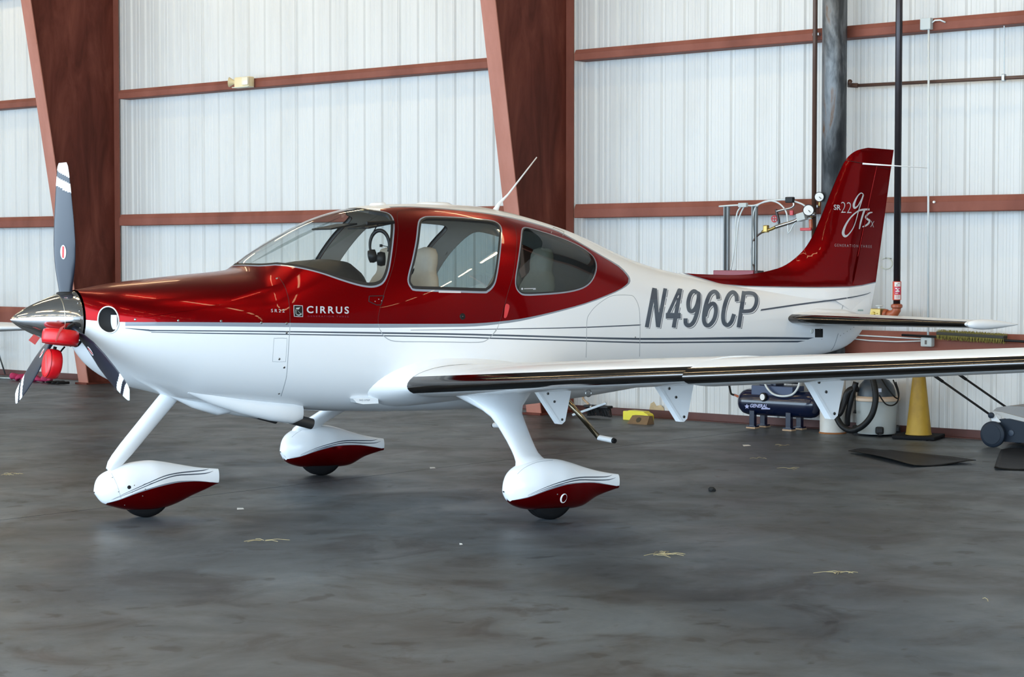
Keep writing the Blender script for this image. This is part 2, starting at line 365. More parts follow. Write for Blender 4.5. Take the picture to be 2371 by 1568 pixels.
def concrete():
    m = bpy.data.materials.new('stained_concrete'); m.use_nodes = True; nt = m.node_tree; b = nt.nodes['Principled BSDF']; L = nt.links.new
    tc = nt.nodes.new('ShaderNodeTexCoord')
    def noise(sc, det, rough=0.6, dist=0.0, off=(0, 0, 0)):
        mp = nt.nodes.new('ShaderNodeMapping'); mp.inputs['Location'].default_value = off; nz = nt.nodes.new('ShaderNodeTexNoise')
        nz.inputs['Scale'].default_value = sc; nz.inputs['Detail'].default_value = det; nz.inputs['Roughness'].default_value = rough; nz.inputs['Distortion'].default_value = dist
        L(tc.outputs['Object'], mp.inputs[0]); L(mp.outputs[0], nz.inputs['Vector']); return nz.outputs['Fac']
    def ramp(fac, stops):
        cr = nt.nodes.new('ShaderNodeValToRGB'); e = cr.color_ramp.elements; e[0].position, e[0].color = stops[0][0], tuple(stops[0][1])+(1,); e[1].position, e[1].color = stops[-1][0], tuple(stops[-1][1])+(1,)
        for p, c in stops[1:-1]: q = e.new(p); q.color = tuple(c)+(1,)
        L(fac, cr.inputs[0]); return cr.outputs[0]
    def mul(a, bb, fac=1.0):
        mx = nt.nodes.new('ShaderNodeMix'); mx.data_type = 'RGBA'; mx.blend_type = 'MULTIPLY'; mx.inputs[0].default_value = fac; L(a, mx.inputs[6]); L(bb, mx.inputs[7]); return mx.outputs[2]
    base = ramp(noise(0.55, 7, 0.62, 0.4), [(0.34, (0.038, 0.042, 0.047)), (0.5, (0.066, 0.081, 0.095)), (0.66, (0.104, 0.131, 0.157))])
    blot = ramp(noise(1.1, 6, 0.65, 0.9, (3.1, 7.7, 0)), [(0.38, (0.42, 0.37, 0.36)), (0.45, (0.82, 0.80, 0.78)), (0.52, (1, 1, 1))])
    spot = mul(ramp(noise(4.2, 3, 0.5, 0.3, (9, 1, 0)), [(0.33, (0.28, 0.26, 0.26)), (0.375, (1, 1, 1)), (1, (1, 1, 1))]), ramp(noise(1.9, 5, 0.7, 1.2, (2, 12, 0)), [(0.35, (0.50, 0.47, 0.46)), (0.41, (0.95, 0.95, 0.95)), (0.60, (1, 1, 1)), (0.68, (1, 1, 1))]))
    fine = ramp(noise(45, 4, 0.7), [(0.25, (0.84, 0.84, 0.84)), (0.75, (1, 1, 1))])
    c = mul(mul(mul(base, blot), spot, 0.85), fine); L(c, b.inputs['Base Color'])
    rg = ramp(noise(1.4, 6, 0.6, 0.5, (5, 2, 0)), [(0.3, (0.36, 0.36, 0.36)), (0.7, (0.56, 0.56, 0.56))]); L(rg, b.inputs['Roughness']); b.inputs['Specular IOR Level'].default_value = 0.5
    bp = nt.nodes.new('ShaderNodeBump'); bp.inputs['Strength'].default_value = 0.12; bp.inputs['Distance'].default_value = 0.01; L(noise(3.0, 6, 0.6), bp.inputs['Height']); L(bp.outputs[0], b.inputs['Normal'])
    MATS['stained_concrete'] = m; return m
M_FLOOR = concrete()
M_JOINT = mat('floor_joint_filler', (0.05, 0.05, 0.048), 0.9, var=0.3, scale=30)
M_PANEL = ramp_mat('white_wall_sheet', [(0.25, (0.53, 0.525, 0.505)), (0.5, (0.60, 0.595, 0.575)), (0.8, (0.65, 0.645, 0.625))], 1.3, 0.42, stretch=(1.5, 1.5, 0.25))
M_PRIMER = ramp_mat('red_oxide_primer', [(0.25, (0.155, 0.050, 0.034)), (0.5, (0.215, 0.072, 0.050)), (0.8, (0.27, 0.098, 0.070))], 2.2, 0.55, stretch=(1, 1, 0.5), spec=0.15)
M_WEB = ramp_mat('shaded_primer', [(0.3, (0.055, 0.013, 0.008)), (0.5, (0.105, 0.026, 0.017)), (0.75, (0.18, 0.054, 0.036))], 1.6, 0.6, stretch=(2.2, 2.2, 0.5), distort=0.6, spec=0.15)  # darker primer copy: the shade on the column web is painted into the colour
M_FLANGE = ramp_mat('lit_primer', [(0.3, (0.36, 0.145, 0.105)), (0.5, (0.43, 0.185, 0.14)), (0.8, (0.50, 0.235, 0.185))], 2.6, 0.6, stretch=(1, 1, 0.35), spec=0.15)  # paler primer copy: door light on the inner flange is painted into the colour
M_BASE = ramp_mat('dark_primer', [(0.25, (0.060, 0.020, 0.016)), (0.5, (0.095, 0.032, 0.026)), (0.8, (0.14, 0.05, 0.04))], 2.2, 0.6)
M_ROOF = mat('grey_roof_insulation', (0.20, 0.18, 0.155), 0.8, var=0.1, scale=1)
M_SIDE = mat('pale_side_sheet', (0.60, 0.61, 0.61), 0.5, var=0.08, scale=1)
# ---- floor: slabs with a joint between them, laid parallel to the frames
floor = thing('floor', None, None); tag(floor, kind='structure'); floor['label'] = 'stained grey concrete hangar floor with a control joint'
J0 = np.array([0.601, 1.411]); JU = float((np.array([J0[0], J0[1], 0])-WO)@WU)
edges = [-36.0, JU-18.0, JU-12.0, JU-6.0, JU, JU+8.5, JU+16, JU+24, 45.0]; gap = 0.010
for i in range(len(edges)-1):
    a, b = edges[i]+gap/2, edges[i+1]-gap/2; q = [fromW(a, -0.4), fromW(b, -0.4), fromW(b, 30.0), fromW(a, 30.0)]
    top = [(p[0], p[1], 0.0) for p in q]; bot = [(p[0], p[1], -0.12) for p in q]
    mesh('slab', top+bot, [(0, 1, 2, 3)[::-1], (4, 5, 6, 7), (0, 1, 5, 4), (1, 2, 6, 5), (2, 3, 7, 6), (3, 0, 4, 7)], M_FLOOR, floor, False)
jf = MB()
for e in edges[1:-1]:
    q = [fromW(e-gap, -0.4), fromW(e+gap, -0.4), fromW(e+gap, 30), fromW(e-gap, 30)]; jf.add([(p[0], p[1], -0.012) for p in q], [(0, 1, 2, 3)])
jf.build('joint_filler', M_JOINT, floor)
# ---- back wall of ribbed sheets
def W3(u, n, z): p = fromW(u, n, z); return (p[0], p[1], p[2])
EAVE = 7.2
wall = thing('wall_back', None, None, fromW(0, 0), WROT); tag(wall, kind='structure'); wall['label'] = 'white ribbed metal hangar wall behind the aircraft'
PW = 0.9144
def sheet_profile():
    pr = [(0.0, 0.0)]
    for k in range(3):
        o = k*PW/3
        pr += [(o+0.030, 0.0), (o+0.050, -0.020), (o+0.080, -0.020), (o+0.100, 0.0)]
        for c in (0.168, 0.236): pr += [(o+c-0.020, 0.0), (o+c-0.012, -0.004), (o+c+0.012, -0.004), (o+c+0.020, 0.0)]
    pr += [(PW+0.012, 0.0), (PW+0.012, 0.003)]
    return pr
pr = sheet_profile(); vs = []; fs = []
for u, n in pr: vs += [(u, -n, 0.0), (u, -n, EAVE)]
for i in range(len(pr)-1): fs.append((2*i, 2*i+2, 2*i+3, 2*i+1))
sheet = mesh('wall_panel', vs, fs, M_PANEL, wall, False); first = True
U_START = -32.03
NP = 76
for k in range(NP):
    o = sheet if k == 0 else link(sheet.copy(), wall); o.location = (U_START+k*PW, 0.0005*(k % 2), 0)
UA, UB = U_START, U_START+NP*PW
# screws on the sheets, a row under each girt
def wall_empty(name, u, n, z=0.0): return fromW(u, n, z)
# ---- girts: cold-formed rails between the columns
COLU = (-7.36, 0.83, 9.05)
bays = [(UA+0.05, COLU[0]-0.115), (COLU[0]+0.325, COLU[1]-0.115), (COLU[1]+0.262, COLU[2]-0.115)]
G_IN = 0.2
def girt(u0, u1, zt, zb, label, name='wall_girt'):
    o = thing(name, label, 'girt', fromW(u0, 0, zb), WROT, 'steel wall girts'); h = zt-zb; lip = h*0.36
    def rail(nm, prof, m):
        v = []; n_ = len(prof)
        for uu in (0, u1-u0): v += [(uu, -n, z) for n, z in prof]
        mesh(nm, v, [(i, i+1, n_+i+1, n_+i) for i in range(n_-1)] + [tuple(range(n_))[::-1], tuple(range(n_, 2*n_))], m, o, False)
    t = 0.004
    rail('flange', [(G_IN, 0.012), (G_IN, h-lip), (G_IN-t, h-lip), (G_IN-t, 0.012)], M_PRIMER)
    rail('lip', [(G_IN, h-lip+0.001), (G_IN-0.028, h), (G_IN-0.032, h-0.002), (G_IN-t, h-lip-0.002)], M_PRIMER)
    rail('web', [(0.0, 0.004), (G_IN-0.006, 0.004), (G_IN, 0.012), (G_IN-t, 0.014), (G_IN-0.008, 0.008), (0.0, 0.008)], M_PRIMER)
    return o
names = [('upper', 4.0845, 3.9573), ('middle', 2.3597, 2.2008), ('low', 1.033, 0.79), ('top', 5.75, 5.6)]
bayn = ['left of the left steel column', 'between the two steel columns', 'right of the right steel column']
for nm, zt, zb in names:
    for (a, b), bn in zip(bays, bayn): girt(a, b, zt, zb, f'red oxide {nm} wall girt {bn}')
for (a, b), bn in zip(bays, bayn):
    o = thing('baseboard_back', None, None, fromW(a-0.15 if a > UA+1 else a+0.02, 0, 0), WROT); tag(o, f'dark red base channel on the floor {bn}', None, None, 'structure'); a, b = (a-0.15 if a > UA+1 else a+0.02), b-0.02
    MB().box(((b-a)/2, -0.012, 0.042), (b-a, 0.008, 0.082)).build('upright_leg', M_BASE, o)
    MB().box(((b-a)/2, -0.055, 0.004), (b-a, 0.08, 0.006)).build('floor_leg', M_BASE, o)
# ---- tapered columns
def column(u, label):
    o = thing('steel_column', label, 'column', fromW(u, 0, 0), WROT, 'tapered frame columns'); H = EAVE; n0, n1 = 0.575, 0.575+0.172*EAVE; tw = 0.01
    MB().add([(-tw/2, -0.03, 0), (tw/2, -0.03, 0), (tw/2, -n0, 0), (-tw/2, -n0, 0), (-tw/2, -0.03, H), (tw/2, -0.03, H), (tw/2, -n1, H), (-tw/2, -n1, H)],
             [(0, 1, 2, 3), (4, 5, 6, 7), (0, 1, 5, 4), (1, 2, 6, 5), (2, 3, 7, 6), (3, 0, 4, 7)]).build('web', M_WEB, o)
    fw = 0.105; t = 0.014
    MB().add([(-fw, -n0, 0), (fw, -n0, 0), (fw, -n0-t, 0), (-fw, -n0-t, 0), (-fw, -n1, H), (fw, -n1, H), (fw, -n1-t, H), (-fw, -n1-t, H)],
             [(0, 1, 2, 3), (4, 5, 6, 7), (0, 1, 5, 4), (1, 2, 6, 5), (2, 3, 7, 6), (3, 0, 4, 7)]).build('inner_flange', M_FLANGE, o)
    MB().box((0, -0.022, H/2), (0.22, 0.014, H)).build('outer_flange', M_PRIMER, o)
    MB().box((0, -n0/2-0.01, 0.012), (0.26, n0+0.1, 0.024)).build('base_plate', M_WEB, o)
    for z in (2.05, 4.65): MB().box((0.0, -0.575-0.172*z-0.0165, z), (0.2, 0.004, 0.012), rx=0.17).build('weld_bead', M_FLANGE, o)
column(COLU[0], 'tapered red oxide steel column at the left, behind the propeller')
column(COLU[1], 'tapered red oxide steel column behind the cabin roof')
column(COLU[2], 'tapered red oxide steel column right of the picture edge'); column(17.25, 'farthest tapered red oxide steel column right of the picture edge')
# ---- the rest of the shell (out of view): roof, side walls, door wall, apron
def quadW(name, pts, m, kind='structure', label=None):
    o = mesh(name, [W3(*p) for p in pts], [(0, 1, 2, 3)], m, None, False); tag(o, label, None, None, kind); return o
quadW('ceiling', [(UA, 0, EAVE), (UB, 0, EAVE), (UB, DOOR_N+0.3, EAVE+0.6), (UA, DOOR_N+0.3, EAVE+0.6)], M_ROOF, label='grey insulated hangar roof')
quadW('wall_left', [(UA, 0, 0), (UA, 0, EAVE), (UA, DOOR_N+0.3, EAVE+0.6), (UA, DOOR_N+0.3, 0)], M_SIDE, label='pale side wall of the hangar')
quadW('wall_right', [(UB, 0, 0), (UB, 0, EAVE), (UB, DOOR_N+0.3, EAVE+0.6), (UB, DOOR_N+0.3, 0)], M_SIDE, label='pale side wall of the hangar behind the photographer')
quadW('wall_front', [(UA, DOOR_N+0.3, DOOR_H), (UB, DOOR_N+0.3, DOOR_H), (UB, DOOR_N+0.3, EAVE+0.6), (UA, DOOR_N+0.3, EAVE+0.6)], M_SIDE, label='header over the open hangar door')
# ---- strip lamps under the roof
M_TUBE = mat('lit_fluorescent_tube', (0.9, 0.85, 0.7), 0.4, emis=(1.0, 0.76, 0.42), estr=60.0)
M_LAMPBODY = mat('white_lamp_housing', (0.7, 0.7, 0.68), 0.5)
lp = None; rows = (2.4, 8.2, 13.6, 18.6)
for n in rows:
    for u in np.arange(-28.9, 35, 4.1):
        if lp is None:
            lp = thing('strip_lamp', 'warm fluorescent strip lamp under the hangar roof', 'lamp', (0, 0, 0), WROT, 'strip lamps under the roof')
            hb = MB().box((0, 0, 0.06), (2.5, 0.16, 0.06), bev=0.01).build('housing', M_LAMPBODY, lp); tb = MB().tube([(-1.2, 0, 0), (1.2, 0, 0)], 0.04, 10).build('tube', M_TUBE, lp, True); o = lp
        else:
            o = lp.copy(); COL.objects.link(o)
            for c in (hb, tb): d = c.copy(); COL.objects.link(d); d.parent = o
        o.location = tuple(fromW(u, n, EAVE+0.6*n/DOOR_N-0.12))
# ================================================================== the aircraft
AC = thing('light_aircraft', 'red and white single-engine low-wing aircraft with a three-blade propeller', 'aircraft')
FUS = Body(-2.70, 4.50,
    zt=[(-2.70, 1.546), (-2.60, 1.560), (-2.467, 1.583), (-2.157, 1.618), (-1.904, 1.642), (-1.612, 1.668), (-1.50, 1.686), (-1.44, 1.728), (-1.346, 1.800), (-1.177, 1.907), (-1.006, 1.996), (-0.832, 2.063), (-0.656, 2.108), (-0.478, 2.137), (-0.188, 2.151), (0.071, 2.155), (0.297, 2.150), (0.451, 2.141), (0.644, 2.114), (0.841, 2.075), (1.041, 2.028), (1.244, 1.973), (1.45, 1.902), (1.659, 1.822), (1.872, 1.748), (2.087, 1.689), (2.307, 1.644), (2.5, 1.612), (2.8, 1.553), (3.1, 1.522), (3.6, 1.50), (4.2, 1.485), (4.5, 1.475)],
    zb=[(-2.70, 1.165), (-2.60, 1.040), (-2.5, 0.965), (-2.39, 0.910), (-2.24, 0.868), (-2.1, 0.832), (-1.95, 0.785), (-1.6, 0.733), (-1.3, 0.703), (-0.8, 0.664), (0, 0.636), (0.5, 0.632), (1.0, 0.650), (2.0, 0.735), (3.0, 0.845), (4.0, 0.945), (4.2, 0.985), (4.35, 1.06), (4.5, 1.22)],
    zc=[(-2.70, 1.355), (-2.4, 1.335), (-1.44, 1.28), (0, 1.24), (1, 1.24), (2, 1.24), (3, 1.23), (4.0, 1.23), (4.5, 1.33)],
    wd=[(-2.70, 0.192), (-2.66, 0.262), (-2.60, 0.340), (-2.52, 0.398), (-2.42, 0.44), (-2.3, 0.475), (-2.0, 0.530), (-1.44, 0.592), (-0.8, 0.628), (-0.2, 0.642), (0.4, 0.622), (1.0, 0.550), (1.5, 0.472), (2.0, 0.395), (3.0, 0.262), (4.0, 0.125), (4.35, 0.055), (4.5, 0.02)],
    nt=[(-2.70, 2.0), (-2.4, 2.25), (-1.5, 2.25), (-1.0, 2.05), (0, 2.25), (1.0, 2.1), (2.0, 2.0), (4.5, 2.0)],
    nb=[(-2.70, 2.0), (-2.4, 2.3), (-1.5, 2.6), (0, 2.9), (1.2, 2.5), (2.5, 2.2), (4.5, 2.0)], smooth=0.035)
def fsurf(px, py, lift=0.001): return FUS.point(px, py, lift)
def XP(pts, sub=0, closed=True):
    if sub: pts = smooth_poly(pts, sub, closed)
    return [FUS.hit(p[0], p[1]) for p in pts]
polys = []
SX = 0.6
def offs(poly, d): return [(p[0], p[1]/SX) for p in offset_poly([(q[0], q[1]*SX) for q in poly], d)]
# windows (traced on the photograph, met with the skin)
WS = [(596, 609), (639.5, 610.5), (681, 615), (715, 621.5), (750, 630.6), (784, 642), (818.6, 652.5), (841.6, 657.8), (860, 659.4), (876, 656), (887.6, 646.7), (896.7, 623.8), (902.5, 589), (907, 550), (908.6, 518), (903.6, 501), (892, 493), (864.6, 488)]
ws = XP(smooth_poly(WS, 3, False)); wx0 = -1.462; wx1 = ws[-1][0]-0.02
ws = [(wx0, 0.0)] + [(-1.458, 0.15), (-1.441, 0.30), (-1.412, 0.42)] + [p for p in ws if p[1] > 0.42 or p[0] > -1.0] + [(wx1, 0.25), (wx1-0.07, 0.0)]
DW = XP([(972, 516), (981, 506), (996, 503), (1052, 504.5), (1102, 508), (1138, 512), (1153, 518.5), (1158.6, 528.6), (1159, 546), (1154, 597), (1147, 642), (1140, 660), (1128, 671), (1115, 673), (1026.5, 670), (963, 668), (953, 662.7), (947.6, 652.5), (949, 637), (958, 602), (967, 556)], 3)
RW = XP([(1210, 536), (1214, 529), (1224, 528.6), (1254, 537), (1305, 554), (1343, 571.6), (1368, 589), (1378, 604.5), (1379.5, 622), (1373, 642), (1360.5, 657.6), (1340, 668), (1305, 675), (1254, 679), (1216, 680), (1203.6, 675), (1196, 662.7), (1196, 642), (1202, 602), (1207.4, 561.5)], 3)
def clampc(poly): return [(p[0], max(p[1], 0.0)) for p in poly]
def ws_off(d):
    """offset the windshield outline but leave it open at the centre line"""
    q = offs(ws, d); q = [(p[0], p[1]) for p in q]; q[0] = (ws[0][0]-d, 0.0); q[-1] = (ws[-1][0]+d, 0.0); return clampc(q)
polys += [('wsG', ws_off(0.016)), ('wsB', ws_off(0.006)), ('wsW', ws_off(-0.012))]
polys += [('dwG', offs(DW, 0.013)), ('dwB', offs(DW, 0.003)), ('dwW', offs(DW, -0.012)), ('rwG', offs(RW, 0.010)), ('rwB', offs(RW, 0.002)), ('rwW', offs(RW, -0.006))]
# red field, its grey border, stripes
RLOW = [(203, 741), (240, 744.5), (310, 746), (400, 746), (520, 746.7), (660, 748), (800, 749.5), (900, 750), (1040, 750), (1100, 749), (1153, 745), (1203.6, 738.6), (1254, 728.5), (1305, 716), (1355.5, 702), (1406, 683), (1439, 667.7), (1454, 655)]
RUP = [(1455.5, 645), (1449, 635), (1431, 617), (1393.5, 594), (1355.5, 571.6), (1305, 543.7), (1279.6, 532), (1229, 517), (1178, 504.5), (1127.7, 495.7), (1077, 489.5), (1026.5, 485), (976, 481.5), (938, 480), (905, 481), (880, 484.5)]
rl = XP(smooth_poly(RLOW, 2, False)); ru = XP(smooth_poly(RUP, 2, False)); xe = ru[-1][0]
red = [(-2.70, 0.0), (-2.70, rl[0][1])] + [p for p in rl if p[0] > -2.69] + ru + [(xe-0.05, 0.45), (wx1-0.05, 0.0)]
GLOW = [(290, 755), (400, 755), (520, 756), (660, 757.5), (800, 758.8), (900, 759), (1040, 757.5), (1100, 756), (1153, 751), (1203.6, 744), (1254, 732.5), (1305, 719.5), (1355, 705), (1406, 686), (1439, 670.5), (1457.5, 657), (1459, 645), (1452, 633), (1433, 614.5), (1394, 591.5), (1356, 569), (1306, 541), (1280, 529.5), (1230, 514.5), (1179, 502), (1128, 493.3), (1077, 487), (1026, 482.5), (976, 479), (938, 477.5), (900, 478.5)]
gl = XP(smooth_poly(GLOW, 2, False)); gre = [(gl[0][0], rl[0][1]-0.05)] + gl + [(gl[-1][0], gl[-1][1]+0.12)]
polys += [('grey', gre), ('red', red)]
def strip(key, top, bot): polys.append((key, XP(smooth_poly(top, 2, False)) + XP(smooth_poly(bot, 2, False))[::-1]))
strip('st1', [(290, 759.5), (345, 763.0), (362, 764.2), (520, 765.3), (660, 766.6), (800, 768.2), (900, 769.5), (1000, 771), (1100, 773), (1230, 776.5), (1358, 780.3), (1480, 782.6), (1600, 782), (1750, 780), (1885, 782)], [(290, 760.5), (345, 767), (362, 767.2), (520, 767.9), (660, 769.7), (800, 772), (900, 773.5), (1000, 775), (1100, 777), (1230, 780.5), (1358, 784.5), (1480, 787.3), (1600, 787), (1750, 786), (1871, 786.3)])
strip('st2', [(350, 769), (520, 771.2), (660, 773), (800, 775), (900, 776.5), (1000, 778), (1100, 780.5), (1230, 784.5), (1358, 788.3), (1480, 791.6), (1600, 791.2), (1750, 789.7), (1865, 789)], [(350, 770.5), (520, 773.7), (660, 775.6), (800, 777.8), (900, 779.3), (1000, 781), (1100, 783.6), (1230, 787.6), (1358, 791.3), (1480, 795), (1600, 794.6), (1750, 793.2), (1847, 793)])
strip('st3', [(950.6, 764.2), (1100, 762), (1230, 760), (1358, 756.8), (1484, 751.2)], [(950.6, 765.2), (1100, 763.7), (1230, 762), (1358, 759.4), (1483, 754)])
# seams
def seam(key, pts, wd=1.3, closed=False, sub=3):
    q = smooth_poly(pts, sub, closed)
    if closed: q = q+[q[0]]
    polys.append((key, XP(ribbon(q, [wd]*len(q)))))
seam('seamC', [(645, 641), (658, 660.6), (666, 683.6), (670.5, 711), (671.7, 745.7), (670.5, 771), (669.7, 781), (664.6, 860), (660.6, 884), (650.7, 918)], 1.6)
DOOR = [(919, 495), (921.5, 532), (915, 592), (906, 628.5), (892, 670), (882, 704), (875.5, 734), (876, 752), (882, 770), (893, 783), (915, 791.5), (976, 792.5), (1040, 793.2), (1107.5, 793.8), (1128, 788), (1143, 774), (1153, 759), (1166, 718), (1176, 680), (1188, 640), (1194, 602), (1197, 560), (1194, 530), (1184, 515), (1150, 505), (1100, 497.5), (1050, 493), (1000, 489), (960, 487), (930, 487)]
door = XP(DOOR, 3); polys += [('doorO', door), ('doorI', offs(door, -0.0034))]
seam('hatch', [(1357, 828), (1358, 799), (1359, 744), (1365.6, 726), (1381, 708), (1406, 690), (1424, 684), (1456.7, 683.7), (1469, 689), (1479.5, 713), (1482, 756), (1481.5, 799), (1481, 826)], 1.2)
OIL = [(637, 783), (662, 783), (665, 787), (662, 834), (659, 838), (634, 838), (631, 834), (634, 787)]
oil = XP(OIL, 3); polys += [('oilO', oil), ('oilI', offs(oil, -0.0028))]
seam('rudS', [(1970, 640), (1960, 680), (1946, 727)], 1.8)
seam('tailS', [(1941, 772), (1932, 800), (1924, 812)], 1.4)
INL = XP([(226, 742), (229, 725), (238, 714), (251, 710.5), (264, 716), (272, 729), (274.5, 745), (271, 760), (262, 769), (250, 770.5), (238, 765), (229, 755)], 3)
polys += [('inl', INL), ('sq', XP([(1887, 761.5), (1905.5, 761.5), (1905.5, 781.5), (1887, 781.5)]))]
nx = np.unique(np.concatenate([np.linspace(0, 0.06, 14), np.linspace(0.06, 0.56, 100), np.linspace(0.56, 1, 60)]))
cd = FUS.cdt(polys, nx, 84)
XFW = -1.438
def both(k, key): return (key+'P' in k) or (key+'S' in k)
def assign(k, cx, cp):
    port = cp > 0
    for w_, g, nm in (('ws', M_GLASS, 'windshield'), ('dw', M_GLASS, 'door_window'), ('rw', M_TINT, 'rear_quarter_window')):
        if both(k, w_+'W'): return (nm+(':P' if port else ':S'), g)
    if both(k, 'inl') or both(k, 'sq'): return None
    if both(k, 'doorO'): nm = 'cabin_door'+(':P' if port else ':S')
    elif cx < XFW and not (both(k, 'wsG')): nm = 'engine_cowling'
    else: nm = 'fuselage'
    if both(k, 'oilI'): nm = 'oil_door'+(':P' if port else ':S')
    if both(k, 'wsB') or both(k, 'dwB') or both(k, 'rwB'): return (nm, M_SEAL)
    if both(k, 'wsG') or both(k, 'dwG') or both(k, 'rwG'): return (nm, M_GREY)
    if (both(k, 'doorO') and not both(k, 'doorI')) or both(k, 'hatch') or both(k, 'seamC') or (both(k, 'oilO') and not both(k, 'oilI')): return (nm, M_SEAMR if both(k, 'red') else M_SEAM)
    if both(k, 'rudS') or both(k, 'tailS'): return (nm, M_SEAM)
    if both(k, 'st1') or both(k, 'st2') or both(k, 'st3') or both(k, 'st4'): return (nm, M_STRIPE)
    if both(k, 'red'): return (nm, M_RED)
    if both(k, 'grey'): return (nm, M_GREY)
    return (nm, M_WHITE)
M_SEAMR = mat('dark_red_seam', (0.05, 0.001, 0.003), 0.5)
parts = body_objects(FUS, cd, assign, AC)
# cabin lining: the same shell a little inside, with the same openings
def lin(k, cx, cp):
    if cx < -1.5 or cx > 1.75: return None
    if both(k, 'wsB') or both(k, 'dwB') or both(k, 'rwB') or both(k, 'inl'): return None
    return ('cabin_lining', M_LINER)
body_objects(FUS, cd, lin, AC, inset=0.028, normals=False)
# window reveals between skin and lining
mb = MB()
for poly in (DW, RW, [p for p in ws if p[1] > 0.02]):
    for sg in (1, -1):
        n_ = len(poly); a = [FUS.S(p[0], sg*p[1], 0.001) for p in poly]; b = [FUS.S(p[0], sg*p[1], 0.028) for p in poly]
        cl = poly is not ws and (poly is DW or poly is RW)
        mb.add(a+b, [(i, (i+1) % n_, n_+(i+1) % n_, n_+i) for i in range(n_ if cl else n_-1)])
mb.build('window_reveals', M_SEAL, AC, True)
# bulkhead behind the cabin, firewall, cabin floor
for nm, x, m in (('rear_bulkhead', 1.72, M_LINER), ('firewall', -1.43, M_BLACK)):
    ring = [FUS.S(x, 2*math.pi*k/40, 0.03) for k in range(40)]; mesh(nm, ring, [tuple(range(40))], m, AC, False)
MB().box((0.15, 0, 0.93), (2.9, 0.98, 0.03)).build('cabin_floor', mat('dark_carpet', (0.05, 0.045, 0.04), 0.95, var=0.3, scale=60), AC)
# tail recess box
c = FUS.point(1896, 771.5, -0.03); MB().box(tuple(c+np.array([0, 0.02, 0])), (0.12, 0.06, 0.12)).build('tail_vent', M_DARK, AC)
# cooling inlets: lip ring, dark duct, light baffle plate
for sg in (1, -1):
    lip = [FUS.S(p[0], sg*p[1], -0.004) for p in INL]; n_ = len(lip)
    o = MB().tube(lip, 0.0045, 8, closed=True).build('inlet_lip', M_WHITE, AC, True)
    cen = sum(lip)/n_; duct = [q for q in lip] + [cen+(q-cen)*0.8+np.array([0.22, 0.0, 0]) for q in lip]
    d = mesh('inlet_duct', duct, [(i, (i+1) % n_, n_+(i+1) % n_, n_+i) for i in range(n_)] + [tuple(range(n_, 2*n_))], M_DARK, AC, True)
    MB().box(tuple(cen+np.array([0.045, 0.018*sg, -0.014])), (0.006, 0.070, 0.095), rz=0.25*sg).build('baffle_plate', mat('white_baffle', (0.8, 0.8, 0.78), 0.5), AC)
# ---- spinner and propeller
HX, HZ = -2.76, 1.355
sp = MB().lathe([(0.002, 0.0), (0.016, 0.012), (0.040, 0.043), (0.068, 0.09), (0.096, 0.145), (0.124, 0.21), (0.148, 0.275), (0.168, 0.345), (0.178, 0.39), (0.183, 0.425), (0.183, 0.43)], (-3.14, 0, HZ), (1, 0, 0), 56).build('spinner', M_CHROME, AC, True)
seamr = MB().tube([(-2.83, 0.1632*math.cos(q), HZ+0.1632*math.sin(q)) for q in np.linspace(0, 2*math.pi, 49)[:-1]], 0.0016, 6, closed=True).build('spinner_seam', mat('brass_seam', (0.55, 0.50, 0.40), 0.3, metal=1.0), sp, True)
for k in range(20):
    q = 2*math.pi*k/20; MB().lathe([(0.006, 0), (0.006, 0.003), (0.003, 0.005)], (-2.735, 0.1825*math.cos(q), HZ+0.1825*math.sin(q)), (0, math.cos(q), math.sin(q)), 8).build('spinner_screw', M_SCREW, sp, True)
